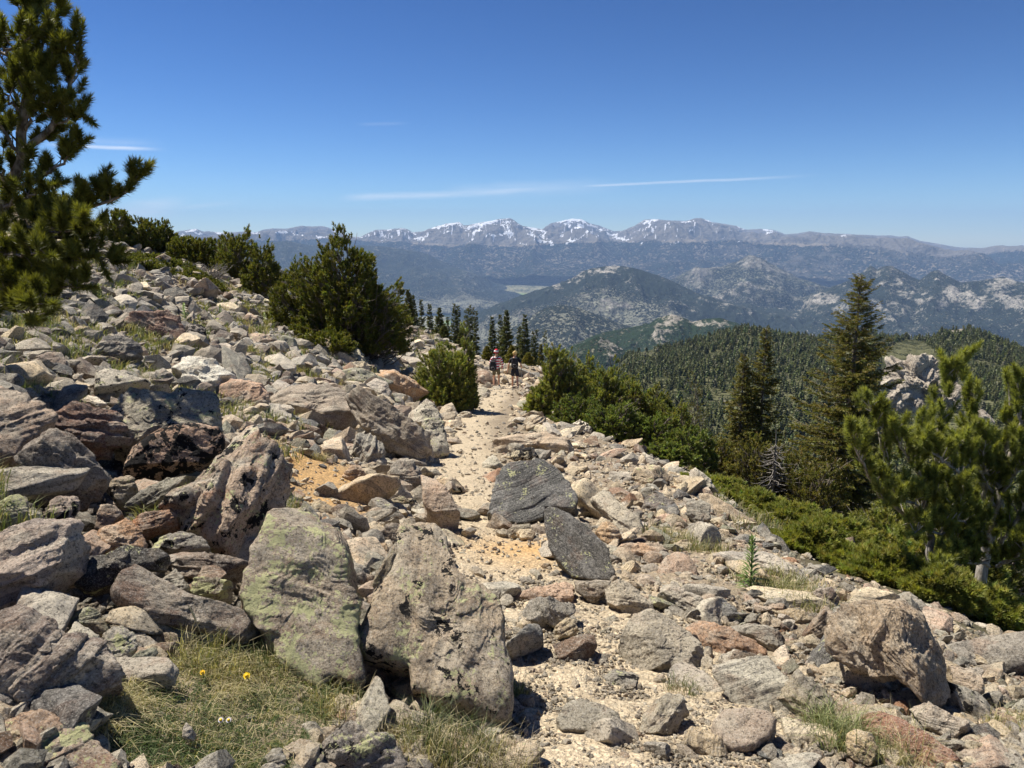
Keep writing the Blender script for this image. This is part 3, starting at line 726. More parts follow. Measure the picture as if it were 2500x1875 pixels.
B, S_, K = 'boulder', 'rock slab', 'rock'
HEROES = [
 ('boulder','tall upright boulder splashed with pale green lichen left of the dark gap',B,'Z1',[(1580,180),(1690,150),(1990,230),(2060,330),(2085,700),(2060,960),(2100,1150),(2060,1190),(1940,1100),(1850,1190),(1660,1090),(1600,960),(1420,760),(1400,640),(1450,480),(1540,330)],(.27,.22,.18),'lichen',dict(tilt=43,th=(.12,.5),sub=6,rough=.032,power=7,cuts=2,strata=-20)),
 ('boulder','large grey and pinkish boulder at the left edge above the dark banded one',B,'Z1',[(-60,330),(0,320),(230,220),(400,220),(470,290),(545,390),(500,480),(330,570),(200,660),(0,700),(-60,690)],(.33,.28,.25),'gneiss',dict(tilt=48,strata=10,sub=5)),
 ('boulder','big dark swirl banded boulder in the lower left corner beside the grass mound',B,'Z1',[(-80,760),(0,740),(120,740),(300,790),(380,900),(560,900),(640,980),(690,1180),(520,1250),(400,1310),(200,1280),(0,1260),(-80,1200)],(.19,.155,.135),'gneiss',dict(tilt=42,strata=30,sub=6,th=(.3,.5))),
 ('rock_slab','flat rusty topped slab with yellow lichen stripes in the bottom left corner',S_,'Z1',[(-80,1310),(0,1300),(180,1330),(260,1380),(480,1420),(550,1500),(670,1640),(680,1760),(-80,1760)],(.27,.19,.14),'lichen',dict(tilt=62,th=(.1,.5),sub=5,strata=8)),
 ('boulder','long dark log shaped rock lying behind the grass mound',B,'Z1',[(680,640),(730,520),(800,495),(940,570),(1100,660),(1380,740),(1560,830),(1600,900),(1590,980),(1400,930),(1100,860),(860,810),(700,720)],(.14,.105,.09),'gneiss',dict(tilt=30,th=(.42,.5),strata=-18,sub=5,cuts=2,push=.25)),
 ('boulder','black rock with bright green lichen patches behind the log shaped rock',B,'Z1',[(530,430),(700,390),(930,390),(990,460),(960,520),(780,490),(700,560),(640,640),(560,670),(430,600),(480,500)],'black','lichen_few',dict(tilt=25,strata=0,push=.3)),
 ('rock_slab','long wood grained grey slab beneath the rust streaked boulder',S_,'Z1',[(960,410),(1080,390),(1300,430),(1450,480),(1440,550),(1380,605),(1200,570),(1050,560),(1000,480)],(.20,.165,.14),'gneiss',dict(tilt=38,strata=-12,ledge=.06,push=.35)),
 ('boulder','rounded orange boulder behind the black lichened rock',B,'Z1',[(510,340),(640,240),(730,235),(820,300),(855,380),(840,420),(560,420)],(.36,.23,.14),'granite',dict(tilt=48,push=.45)),
 ('rock','rust orange wedge shaped rock at the foot of the white and rust boulder',K,'Z1',[(750,200),(880,190),(1000,175),(1065,230),(1050,270),(900,300),(830,320),(760,260)],(.29,.14,.07),'gneiss',dict(tilt=40,strata=5,push=.55)),
 ('rock','flat dark grey rock between the orange boulder and the wood grained slab',K,'Z1',[(855,340),(900,290),(1080,300),(1180,340),(1220,400),(1060,420),(900,380)],'grey','lichen_few',dict(tilt=50,push=.45)),
 ('rock','small blocky brown rock with green lichen beside the upright lichen boulder',K,'Z1',[(1120,570),(1200,560),(1350,580),(1340,680),(1290,720),(1180,690),(1110,640)],(.15,.13,.10),'lichen',dict(tilt=40,push=.45)),
 ('rock','pale grey triangular stone peeking over the log shaped rock',K,'Z1',[(930,540),(1010,500),(1100,620),(1090,660),(950,600)],'palegrey','granite',dict(tilt=50,push=.5,sub=4)),
 ('rock','knobbly grey rock with lime lichen beside the swirl banded boulder',K,'Z1',[(390,770),(470,720),(560,750),(630,810),(640,880),(560,890),(440,810),(400,850)],'greygreen','lichen',dict(tilt=45,push=.35,sub=4)),
 ('rock','pale grey sloping rock leaning against the swirl banded boulder',K,'Z1',[(370,900),(440,810),(580,890),(640,990),(690,1120),(600,1090),(480,960)],'palegrey','granite',dict(tilt=45,sub=5,push=.15)),
 ('rock','speckled grey rock in front of the small lime lichened rock',K,'Z1',[(590,890),(700,830),(770,870),(790,960),(740,1050),(690,1110),(640,1000)],'palegrey','lichen_few',dict(tilt=45,push=.2)),
 ('rock','narrow grey wedge of rock pointing up from the grass mound',K,'Z1',[(690,1120),(800,990),(900,945),(920,980),(830,1100),(760,1140)],'greygreen','granite',dict(tilt=40,sub=4,push=.1)),
 ('rock','gnarled pinkish rock with a pale crust in the dark hollow',K,'Z1',[(270,190),(300,120),(340,90),(450,80),(455,140),(400,240),(320,250)],(.28,.23,.2),'lichen_few',dict(tilt=45,sub=4,push=.3)),
 ('boulder','striped grey rock with yellow lichen at the left edge',B,'Z1',[(-40,140),(0,130),(90,85),(160,110),(150,240),(60,290),(0,310),(-40,300)],(.23,.22,.18),'lichen',dict(tilt=45,push=.2)),
 ('boulder','rounded dark grey boulder at the bottom edge right of the grass mound',B,'Z2',[(-136,1640),(-100,1540),(-20,1440),(60,1390),(180,1440),(240,1490),(360,1500),(440,1580),(450,1800),(-130,1800)],(.15,.135,.13),'lichen_few',dict(tilt=52,sub=5,th=(.35,.5))),
 ('rock','small speckled stone at the bottom edge in the grass',K,'Z1',[(1480,1630),(1540,1550),(1620,1540),(1650,1620),(1640,1720),(1470,1720)],'grey','granite',dict(tilt=52,sub=4)),
 ('rock','little pale rock poking out of the flowery grass mound',K,'Z1',[(1060,1440),(1080,1410),(1145,1490),(1130,1520),(1060,1510)],'palegrey','granite',dict(tilt=45,sub=3,sink=-.3,push=-.06)),
 ('boulder','large upright boulder with a white left flank and rust brown streaks',B,'Z4',[(1350,980),(1380,900),(1440,820),(1500,860),(1560,940),(1690,1000),(1740,1080),(1690,1210),(1640,1330),(1570,1560),(1500,1655),(1300,1600),(1160,1500),(1100,1400),(950,1350),(1050,1240),(1180,1150),(1290,1050)],(.36,.28,.22),'rusty',dict(tilt=40,th=(.3,.5),sub=6,strata=65,ledge=.055,power=3,push=.25)),
 ('boulder','oval pinkish boulder covered with black lichen blotches',B,'Z4',[(735,1130),(800,980),(900,900),(1050,850),(1200,840),(1310,860),(1345,930),(1340,1000),(1250,1060),(1080,1130),(900,1155)],(.36,.245,.175),'blotched',dict(tilt=28,th=(.3,.5),sub=6,ledge=.0,rough=.03,push=.45,cuts=1)),
 ('rock_slab','grey slanted slab propped under the black blotched boulder',S_,'Z4',[(755,1310),(860,1230),(1000,1150),(1115,1135),(1060,1220),(900,1330),(820,1365)],(.22,.21,.18),'schist',dict(tilt=45,strata=30,push=.3,th=(.2,.5))),
 ('rock','tan lichened rock under the left end of the black blotched boulder',K,'Z4',[(640,1140),(760,1130),(830,1200),(830,1250),(760,1300),(700,1290),(640,1200)],(.27,.23,.17),'lichen_few',dict(tilt=50,push=.35,sub=4)),
 ('rock_slab','big shaded slab with a bright grey top edge left of the blotched boulder',S_,'Z4',[(210,930),(330,850),(430,890),(560,1020),(650,1160),(620,1230),(560,1290),(480,1330),(330,1270),(180,1180),(100,1010)],(.20,.175,.15),'gneiss',dict(tilt=12,strata=-40,sub=5,push=.5)),
 ('boulder','overhanging tan and rust topped boulder at the left edge',B,'Z4',[(-60,630),(0,620),(90,650),(250,700),(330,780),(320,830),(230,920),(130,970),(90,1040),(0,1080),(-60,1080)],(.36,.28,.22),'gneiss',dict(tilt=50,strata=15,sub=5,push=-.1,sink=-.05,th=(.1,.4))),
 ('boulder','jagged reddish brown boulder between the overhanging rock and the blotched boulder',B,'Z4',[(330,780),(450,720),(600,720),(740,800),(720,900),(640,1000),(580,1010),(500,960),(420,890),(340,850)],'redbrown','gneiss',dict(tilt=38,strata=-15,ledge=.07,rough=.07,push=.6)),
 ('boulder','broad greenish grey boulder directly behind the black blotched boulder',B,'Z4',[(655,740),(700,680),(800,600),(980,620),(1130,650),(1270,680),(1310,780),(1340,880),(1200,870),(1050,880),(900,920),(820,970),(760,1000),(690,960),(720,860),(690,800)],(.27,.25,.20),'lichen_few',dict(tilt=45,strata=10,sub=6,push=.5,rough=.06)),
 ('boulder','white boulder shaped like a wedge at the edge of the pine shade',B,'Z4',[(1035,490),(1120,450),(1230,435),(1340,470),(1400,520),(1380,560),(1325,570),(1320,640),(1280,670),(1180,640),(1090,610),(1090,540)],(.56,.54,.50),'granite',dict(tilt=50,push=.3,rough=.05)),
 ('boulder','pinkish tan boulder right of the white wedge boulder',B,'Z4',[(1310,670),(1330,600),(1400,570),(1500,565),(1600,620),(1640,740),(1580,755),(1460,720)],(.37,.26,.19),'granite',dict(tilt=42,push=.3,ledge=.01)),
 ('rock_slab','wide flat slab overhanging the orange earth bank',S_,'Z4',[(1600,760),(1660,650),(1850,640),(2050,680),(2160,750),(2165,800),(2080,850),(1900,850),(1720,830)],(.27,.235,.19),'gneiss',dict(tilt=62,strata=0,ledge=.04,push=.2,sub=5,th=(.15,.28),sink=-.1)),
 ('boulder','dark reddish brown block higher on the grassy slope',B,'Z4',[(730,200),(800,165),(1000,160),(1080,200),(1130,330),(1090,350),(1000,330),(880,260)],(.15,.09,.07),'gneiss',dict(tilt=40,strata=-30)),
 ('rock_slab','dark overhanging slab in the shade of the left pine',S_,'Z4',[(570,330),(700,300),(830,350),(850,400),(780,440),(680,480),(600,420)],'darkgrey','gneiss',dict(tilt=40,push=.2)),
 ('boulder','round boulder lying in the shade beside the grass patch',B,'Z4',[(215,430),(280,405),(370,405),(410,460),(400,520),(300,540),(270,500)],(.25,.2,.17),'granite',dict(tilt=40,ledge=.0,rough=.02,cuts=0)),
 ('rock_slab','leaning grey slab touching the left side of the white wedge boulder',S_,'Z4',[(930,500),(970,480),(1060,560),(1080,620),(1030,620),(950,560)],'grey','gneiss',dict(tilt=40,push=.15,sub=4)),
 ('rock','small bright white stone above the jagged reddish boulder',K,'Z4',[(480,690),(520,655),(580,660),(640,720),(560,735),(490,725)],(.70,.64,.54),'granite',dict(tilt=50,push=.3,sub=4)),
 ('boulder','rounded grey boulder with swirling folds beside the big striped boulder',B,'Z5',[(140,950),(170,900),(260,880),(350,960),(340,1040),(290,1080),(200,1050)],(.25,.245,.22),'gneiss',dict(tilt=40,strata=70,ledge=.06,sub=5)),
 ('boulder','big dark diagonal striped boulder left of the trail',B,'Z5',[(100,640),(200,620),(330,700),(470,790),(600,880),(620,990),(560,1060),(430,1010),(330,960),(260,870),(200,830),(150,740)],(.20,.17,.14),'gneiss',dict(tilt=26,strata=-38,ledge=.03,sub=6,push=.3)),
 ('boulder','pointed pale grey boulder standing at the left edge of the trail',B,'Z5',[(470,770),(510,690),(560,665),(640,720),(700,830),(725,1000),(640,1030),(560,1030),(590,920),(560,850)],(.33,.315,.27),'lichen_few',dict(tilt=42,sub=5,ledge=.01,push=.1)),
 ('boulder','orange brown boulder with a shaded face beside the bushy young pine',B,'Z5',[(310,530),(400,520),(520,580),(615,660),(590,680),(500,700),(440,690),(380,640)],(.36,.22,.13),'granite',dict(tilt=-12,sub=5,strata=-30)),
 ('boulder','light grey boulder left of the orange brown boulder',B,'Z5',[(200,590),(270,550),(350,570),(380,640),(350,690),(260,660)],'palegrey','gneiss',dict(tilt=45,strata=-20)),
 ('rock_slab','large pale lichened outcrop below the big round pine',S_,'Z5',[(-30,290),(100,330),(200,380),(260,470),(320,520),(200,500),(80,470),(-20,420)],(.38,.36,.28),'lichen_few',dict(tilt=60,strata=-20,th=(.1,.4))),
 ('rock_slab','pale slab on the slope between the lichened outcrop and the young pine',S_,'Z5',[(250,360),(330,350),(430,440),(420,500),(330,500),(270,440)],'palegrey','granite',dict(tilt=60,th=(.1,.4))),
 ('boulder','large tilted slate grey boulder with a sharp corner on the right side of the trail',B,'Z5',[(960,1345),(1000,1210),(1040,1090),(1080,1060),(1270,1035),(1390,1100),(1440,1180),(1510,1300),(1480,1340),(1300,1330),(1290,1400),(1180,1430),(1080,1420),(1000,1380)],(.072,.073,.074),'schist',dict(tilt=50,strata=28,sub=6,power=12,ledge=.030,rough=.016,th=(.07,.32),cuts=0)),
 ('rock_slab','dark slate slab sliding down toward the camera below the slate boulder',S_,'Z2',[(1250,160),(1330,170),(1500,250),(1560,330),(1620,400),(1660,520),(1640,580),(1520,580),(1420,560),(1330,480),(1270,370),(1255,250)],(.078,.076,.072),'schist',dict(tilt=46,strata=-50,sub=6,power=12,ledge=.034,rough=.016,th=(.06,.22),cuts=0)),
 ('rock','brownish grey block propping up the sliding slate slab',K,'Z2',[(1420,570),(1640,570),(1610,690),(1540,710),(1440,640)],(.2,.17,.14),'gneiss',dict(tilt=30,sub=4)),
 ('boulder','smooth pinkish upright boulder on the left side of the narrow trail',B,'Z5',[(570,1200),(560,1110),(640,1150),(720,1240),(790,1360),(790,1440),(730,1475),(650,1470),(600,1400),(580,1300)],(.40,.31,.24),'granite',dict(tilt=40,sub=5,ledge=.01,rough=.035)),
 ('boulder','dark square block standing against the smooth pinkish boulder',B,'Z5',[(360,1180),(380,1080),(440,1030),(520,1030),(560,1100),(560,1180),(470,1245),(400,1210)],(.2,.18,.155),'gneiss',dict(tilt=25,sub=5,power=5)),
 ('boulder','largest foreground boulder with a narrow neck on top and an undercut base',B,'Z2',[(200,1000),(215,860),(260,740),(320,640),(400,560),(430,480),(415,350),(430,290),(530,240),(640,250),(690,320),(690,410),(740,520),(800,600),(900,620),(980,700),(1020,790),(1030,950),(1060,1150),(1050,1320),(1010,1420),(850,1360),(620,1300),(500,1250),(480,1100),(330,1060)],(.37,.30,.225),'lichen_few',dict(tilt=45,th=(.22,.5),sub=6,strata=80,ledge=.02,rough=.028,power=5,cuts=1)),
 ('rock_slab','thin weathered slab wedged upright in the gap behind the largest boulder',S_,'Z2',[(240,640),(300,500),(370,380),(410,380),(410,450),(380,550),(300,640),(250,700)],(.23,.2,.15),'schist',dict(tilt=30,push=.3,strata=60,sub=4)),
 ('rock','flat pinkish rock in the trail below the sliding slate slab',K,'Z2',[(1100,650),(1200,600),(1300,585),(1420,590),(1440,680),(1330,700),(1200,690)],(.42,.31,.235),'granite',dict(tilt=68,th=(.1,.4))),
 ('rock','folded grey and white rock with a dark underside in the trail',K,'Z2',[(1110,810),(1140,750),(1190,680),(1300,680),(1430,720),(1420,760),(1330,830),(1250,860),(1180,840)],(.3,.29,.26),'gneiss',dict(tilt=32,strata=-60,ledge=.07,band=1) if False else dict(tilt=32,strata=-60,ledge=.07)),
 ('rock','pointed tan stone just below the folded grey and white rock',K,'Z2',[(1270,890),(1380,790),(1430,790),(1450,890),(1270,920)],'tan','gneiss',dict(tilt=42,sub=4,strata=30)),
 ('boulder','pale grey wedge boulder right of the sliding slate slab',B,'Z2',[(1610,620),(1680,570),(1760,600),(1890,720),(1880,760),(1720,780),(1620,690)],(.34,.31,.25),'granite',dict(tilt=45)),
 ('rock_slab','broad low grey slab bedded in the middle of the stony trail',S_,'Z2',[(1650,970),(1700,900),(1700,800),(1860,770),(1990,800),(2100,870),(2160,930),(2200,1080),(2060,1110),(1900,1090),(1760,1090),(1690,1030)],(.33,.30,.25),'granite',dict(tilt=62,th=(.16,.4),sub=6,rough=.035)),
 ('rock','light grey squared block above the broad low slab',K,'Z3',[(5,640),(60,580),(150,620),(340,720),(270,750),(210,770),(60,710)],'palegrey','gneiss',dict(tilt=48,strata=-25)),
 ('rock','dark charcoal stone right of the light grey squared block',K,'Z3',[(290,740),(350,710),(450,715),(520,770),(500,810),(380,815),(310,800)],'darkgrey','schist',dict(tilt=50,sub=4)),
 ('boulder','huge rounded boulder with a dark hollow on the right side of the trail',B,'Z3',[(1010,780),(1060,710),(1200,700),(1390,720),(1500,800),(1600,920),(1680,1050),(1700,1240),(1640,1325),(1560,1290),(1500,1190),(1400,1130),(1290,1140),(1200,1100),(1120,1050),(1050,1020),(980,980),(1010,900)],(.33,.26,.19),'gneiss',dict(tilt=22,th=(.3,.55),sub=6,strata=-45,push=-.1,rough=.06)),
 ('rock','brown plank shaped stone leaning on the huge rounded boulder',K,'Z3',[(850,890),(900,830),(980,735),(1030,760),(1020,810),(920,935),(870,920)],(.17,.105,.06),'gneiss',dict(tilt=5,power=6,sub=4,strata=50,th=(.3,.5),cuts=0)),
 ('rock_slab','flat tan lens shaped slab left of the leaning brown stone',S_,'Z3',[(690,745),(780,735),(870,760),(930,800),(900,840),(820,830),(750,800)],(.34,.28,.19),'granite',dict(tilt=60,sub=4)),
 ('rock','pointed purplish rock behind the leaning brown stone',K,'Z3',[(870,680),(930,630),(1020,610),(1065,690),(1030,740),(930,740)],(.24,.19,.17),'gneiss',dict(tilt=30,strata=-20,sub=5)),
 ('boulder','black and cream angular rock with a shadowed face in the stony trail',B,'Z3',[(340,1050),(450,980),(560,1000),(650,1040),(720,1120),(700,1180),(600,1130),(540,1190),(430,1140),(380,1080)],(.15,.12,.095),'rusty',dict(tilt=22,strata=-20,ledge=.05)),
 ('rock_slab','flat rusty pink slab just above the black and cream rock',S_,'Z3',[(185,840),(260,810),(400,850),(520,900),(660,970),(650,1030),(560,1000),(470,970),(340,1020),(240,970)],(.38,.25,.16),'granite',dict(tilt=58,th=(.15,.4))),
 ('boulder','smooth grey wedge boulder right of the black and cream rock',B,'Z3',[(680,1270),(740,1150),(820,1100),(930,1170),(990,1200),(1010,1300),(900,1380),(820,1340),(750,1260)],(.31,.27,.21),'granite',dict(tilt=45,ledge=.01)),
 ('boulder','smooth rounded grey boulder half buried near the bottom edge',B,'Z3',[(320,1480),(340,1400),(400,1340),(520,1330),(640,1350),(700,1400),(650,1500),(560,1560),(460,1570),(380,1540)],(.31,.26,.215),'granite',dict(tilt=60,ledge=.005,rough=.025,cuts=1)),
 ('boulder','tan and blue grey curved boulder left of the half buried round one',B,'Z3',[(-90,1460),(-60,1330),(0,1250),(90,1220),(200,1250),(240,1310),(160,1340),(120,1430),(50,1470)],(.31,.28,.23),'gneiss',dict(tilt=52,strata=60)),
 ('boulder','long oval grey stone lying flat in the trail gravel',B,'Z2',[(1320,1390),(1380,1300),(1460,1265),(1580,1300),(1680,1360),(1700,1440),(1640,1470),(1480,1460),(1360,1450)],(.24,.225,.20),'granite',dict(tilt=65,ledge=.005,rough=.025,cuts=1,th=(.15,.4))),
 ('rock','tan block standing beside the bright green grass tuft',K,'Z3',[(1110,1600),(1110,1470),(1150,1440),(1250,1460),(1280,1560),(1250,1640),(1150,1660)],(.41,.32,.21),'granite',dict(tilt=38,ledge=.01)),
 ('rock','small whitish stone right of the tan block',K,'Z3',[(1280,1620),(1310,1550),(1400,1600),(1395,1680),(1300,1690)],'paletan','granite',dict(tilt=50,sub=4)),
 ('rock_slab','rusty red granite slab running down to the bottom right corner',S_,'Z3',[(1190,1340),(1300,1330),(1400,1370),(1550,1450),(1700,1530),(1800,1600),(1870,1760),(1480,1760),(1400,1560),(1280,1480),(1200,1430)],(.23,.125,.09),'granite',dict(tilt=60,th=(.12,.4),sub=5,rough=.03,ledge=.0)),
 ('boulder','pinkish grey boulder above the red granite slab',B,'Z3',[(1470,1300),(1560,1280),(1700,1350),(1820,1400),(1810,1480),(1720,1500),(1550,1420)],(.33,.28,.235),'gneiss',dict(tilt=50)),
 ('boulder','angular brown grey boulder right of the huge rounded boulder',B,'Z3',[(1690,1040),(1760,1060),(1880,1120),(1900,1210),(1820,1300),(1750,1200)],(.3,.24,.19),'gneiss',dict(tilt=42)),
 ('rock','pale pinkish stone under the pine at the right edge',K,'Z3',[(1910,1200),(1960,1160),(2050,1220),(2050,1260),(1940,1250)],(.42,.34,.28),'granite',dict(tilt=55,sub=4)),
 ('rock_slab','long smooth grey slab beside the leafy green plant',S_,'Z3',[(340,440),(420,400),(600,440),(780,490),(905,560),(880,590),(760,560),(600,520),(450,480)],'palegrey','gneiss',dict(tilt=82,strata=-15,th=(.15,.35))),
 ('rock_slab','mottled grey slab between the rusty pink slab and the leaning brown stone',S_,'Z3',[(430,830),(560,830),(700,850),(750,920),(740,990),(680,990),(560,910),(460,880)],'grey','gneiss',dict(tilt=50,strata=-20)),
 ('rock_slab','flat blackish slab at the upper right rim of the rubble',S_,'Z3',[(-130,150),(0,90),(60,110),(160,170),(180,220),(60,190),(-60,180)],(.13,.11,.10),'schist',dict(tilt=60,sub=4)),
 ('rock','pink granite rock under the flat blackish slab',K,'Z3',[(0,210),(60,190),(180,220),(185,270),(80,260)],(.48,.31,.22),'granite',dict(tilt=45,sub=4)),
 ('rock_slab','wide pale brown slab forming a step across the trail',S_,'Z5',[(980,920),(1080,880),(1300,880),(1480,940),(1500,1010),(1380,1000),(1270,960),(1100,970),(1000,960)],(.35,.28,.22),'gneiss',dict(tilt=62,th=(.15,.35),sub=5)),
 ('rock','mottled cream and black rock above the slate boulder',K,'Z5',[(1100,1010),(1130,970),(1220,970),(1270,1010),(1260,1050),(1120,1050)],(.40,.35,.26),'blotched',dict(tilt=42,sub=4)),
 ('rock','tan wavy banded block in front of the bend of the trail',K,'Z5',[(1180,830),(1230,790),(1310,780),(1310,830),(1270,865),(1200,860)],(.33,.27,.20),'gneiss',dict(tilt=40,strata=30,sub=4,ledge=.06)),
 ('rock','whitish pointed rock with black lichen above the right rim of the trail',K,'Z5',[(1450,830),(1490,800),(1560,830),(1620,890),(1560,880),(1480,860)],'white','blotched',dict(tilt=45,sub=4)),
 ('rock','flat three cornered grey stone lying on the sandy trail',K,'Z5',[(925,1065),(990,1020),(1070,1070),(1060,1090),(930,1095)],'palegrey','granite',dict(tilt=65,sub=4)),
 ('rock','upright grey and white rock at the edge of the spruce thicket',K,'R1',[(200,1330),(210,1220),(240,1210),(330,1280),(370,1350),(300,1370),(230,1360)],'palegrey','gneiss',dict(tilt=20,strata=60,sub=4)),
 ('rock','grey fissured rock beside the bright green mat below the upright rock',K,'R1',[(190,1430),(270,1400),(330,1440),(330,1520),(260,1560),(200,1500)],'grey','gneiss',dict(tilt=40,sub=4)),
 ('boulder','dark faced boulder on the slope below the far krummholz pines',B,'S',[(610,715),(640,690),(665,705),(668,735),(645,738),(622,728)],(.10,.09,.085),'gneiss',dict(tilt=10,sub=4)),
 ('boulder','dark blocky rock beside the brown block on the upper slope',B,'Z4',[(1110,240),(1150,215),(1230,240),(1240,340),(1200,370),(1130,340)],(.16,.14,.13),'blotched',dict(tilt=35,sub=4)),
 ('boulder','pale tan boulder in the gap left of the trail bend',B,'Z5',[(100,510),(140,460),(230,460),(260,500),(240,540),(150,530)],'paletan','granite',dict(tilt=40,sub=4)),
 ('rock','upright thin tan slab standing beside the orange earth bank',K,'Z5',[(90,1130),(140,1080),(190,1070),(230,1130),(200,1170),(120,1160)],(.36,.27,.19),'granite',dict(tilt=35,sub=4)),
 ('rock_slab','layered cream and black slabby rock between the dark block and the orange earth',S_,'Z2',[(360,110),(420,85),(560,120),(560,190),(430,190),(380,160)],(.30,.26,.19),'rusty',dict(tilt=35,sub=4,strata=0,ledge=.08)),
 ('rock_slab','flat blue grey slab on the orange earth beside the layered rock',S_,'Z2',[(225,100),(290,100),(400,160),(460,200),(420,220),(300,220),(250,160)],'grey','schist',dict(tilt=62,sub=4)),
 ('rock','ochre rounded rock in front of the smooth pinkish boulder',K,'Z2',[(220,400),(270,355),(340,360),(365,420),(310,470),(240,450)],(.42,.30,.18),'granite',dict(tilt=40,sub=4,ledge=0)),
 ('rock','brown grey rock against the top of the largest foreground boulder',K,'Z2',[(300,290),(370,240),(430,260),(430,330),(420,390),(350,370)],(.22,.18,.15),'gneiss',dict(tilt=30,sub=4)),
 ('rock','grey lens shaped pebble on orange sand beneath the slate boulder',K,'Z2',[(1005,300),(1080,255),(1170,250),(1175,275),(1090,300),(1030,322)],(.24,.22,.17),'granite',dict(tilt=50,sub=4,ledge=0)),
 ('rock','white tan stone beside the grey lens shaped pebble',K,'Z2',[(1090,290),(1140,270),(1200,295),(1180,345),(1120,335)],'paletan','granite',dict(tilt=45,sub=4,ledge=0)),
 ('rock','long pale stone right of the slate boulder',K,'Z2',[(1405,200),(1450,165),(1510,120),(1560,150),(1555,180),(1470,205)],(.5,.44,.32),'granite',dict(tilt=50,sub=4)),
 ('rock','lumpy orange brown rock right of the sliding slate slab',K,'Z2',[(1550,290),(1590,240),(1650,240),(1700,320),(1660,365),(1600,370)],(.36,.25,.15),'granite',dict(tilt=40,sub=4)),
 ('rock_slab','long grooved pale slab running down beside the dry grass right of the slate',S_,'Z2',[(1510,80),(1590,50),(1700,130),(1790,210),(1870,260),(1860,310),(1700,310),(1620,200)],(.35,.31,.26),'gneiss',dict(tilt=60,strata=-40,sub=5,th=(.12,.35))),
 ('rock_slab','pinkish tan slab with ochre stains below the dry grass right of the slate',S_,'Z2',[(1620,390),(1700,360),(1880,360),(1980,380),(1900,440),(1740,440)],(.40,.28,.18),'granite',dict(tilt=58,sub=4)),
]
for h_ in HEROES:
    nm, lb, ct, zn, pl, cl, mt, kw = h_
    hero(nm, lb, ct, zn, pl, cl, mt, **kw)

# -- library of loose stone shapes
def stone_shape(sub, rg, flat=None, noise=.10):
    D, F = ICO[sub]
    sc_ = np.array([1, rg.uniform(.55, .95), rg.uniform(.3, .75) if flat is None else flat])
    nrm = norm(rg.normal(size=(rg.integers(7, 11), 3))); nrm = np.concatenate([nrm, -nrm[:3] + rg.normal(size=(3, 3)) * .2]); nrm = norm(nrm); hgt = rg.uniform(.42, .95, len(nrm))
    pr = D @ nrm.T
    r = np.min(np.where(pr > .05, hgt / np.maximum(pr, .05), 9), 1); r = np.minimum(r, 1.25)
    P = D * r[:, None] * sc_
    if sub >= 3:
        sd_ = norm(rg.normal(size=3) * [.3, .3, 1])
        P, sw = rock_surface(P, 1.3, rg.uniform(0, 50), sd_, ledge=.016, rough=.028)
    else:
        sw = P[:, 2]
        P = P * (1 + noise * rg.uniform(-1, 1, (len(P), 1)))
    return P, F, sw
rgs = np.random.default_rng(21)
lib = []
for i in range(16):
    P_, F_, sw = stone_shape(4, rgs, flat=[.3, .42, .55, .7][i % 4])
    me = mesh_np('rock', P_, F_, ROCK['granite'], floats={'strata': sw * .22})
    lib.append(me.data); bpy.data.objects.remove(me)

def in_poly(x, y, poly):
    c = np.zeros(len(x), bool); n = len(poly); j = n - 1
    for i in range(n):
        xi, yi = poly[i]; xj, yj = poly[j]
        m = ((yi > y) != (yj > y)) & (x < (xj - xi) * (y - yi) / (yj - yi + 1e-9) + xi)
        c ^= m; j = i
    return c
def world_to_px(P):
    x, y, z = P[:, 0], P[:, 1], P[:, 2] - EYE
    c, s = math.cos(PITCH), math.sin(PITCH)
    f = y * c - z * s; u = y * s + z * c
    return 1250 + FPX * x / f, 937.5 - FPX * u / f
GRASSY = [zpx('Z1', [(430,1280),(700,1180),(830,1080),(1000,960),(1300,920),(1600,1000),(1700,1100),(1950,1180),(2000,1280),(1900,1400),(1780,1550),(1650,1700),(680,1700),(550,1480)])]
TRAIL_CLEAR = zpx('Z5', [(780,1800),(1150,1800),(1290,1640),(1200,1560),(1000,1480),(960,1340),(1010,1100),(1080,900),(1100,760),(1180,620),(1000,620),(860,760),(740,900),(720,1030),(590,1080),(720,1200),(800,1380),(800,1500),(720,1560)])
TRAIL_FRONT = np.array([(1175, 1400), (1330, 1340), (1480, 1440), (1640, 1560), (1800, 1700), (1900, 1900), (1270, 1900), (1290, 1700), (1260, 1500)], float)
def scatter_px(n, rg, x0=-250, x1=2750, y0=560, y1=2020, steep=1.0):
    x = rg.uniform(x0, x1, n); y = y0 + (y1 - y0) * rg.uniform(0, 1, n)
    P, ok = hits(x, y)
    ok &= (P[:, 1] > .2) | (np.abs(P[:, 0]) > 0.5)
    return x[ok], y[ok], P[ok]
def mat4(rot, scl, loc):
    return rot * scl[None, :], loc
def rand_rot(rg, n, tiltmax=.45):
    a = rg.uniform(0, 2 * math.pi, n); tx = rg.normal(0, tiltmax, n); ty = rg.normal(0, tiltmax, n)
    out = []
    for i in range(n):
        out.append(np.array((Matrix.Rotation(tx[i], 3, 'X') @ Matrix.Rotation(ty[i], 3, 'Y') @ Matrix.Rotation(a[i], 3, 'Z'))))
    return np.array(out)
# medium rocks: objects
PAL = [('grey', 'grey'), ('palegrey', 'light grey'), ('tan', 'tan'), ('paletan', 'cream'), ('pink', 'pinkish'), ('brown', 'brown'), ('darkgrey', 'dark grey'), ('slate', 'slate coloured'), ('greygreen', 'greenish grey'), ('rust', 'rusty')]
PW = np.array([.15, .20, .20, .17, .09, .05, .05, .03, .04, .02]); PW /= PW.sum()
SHAPE = ['flat slabby', 'low angular', 'chunky', 'tall blocky']
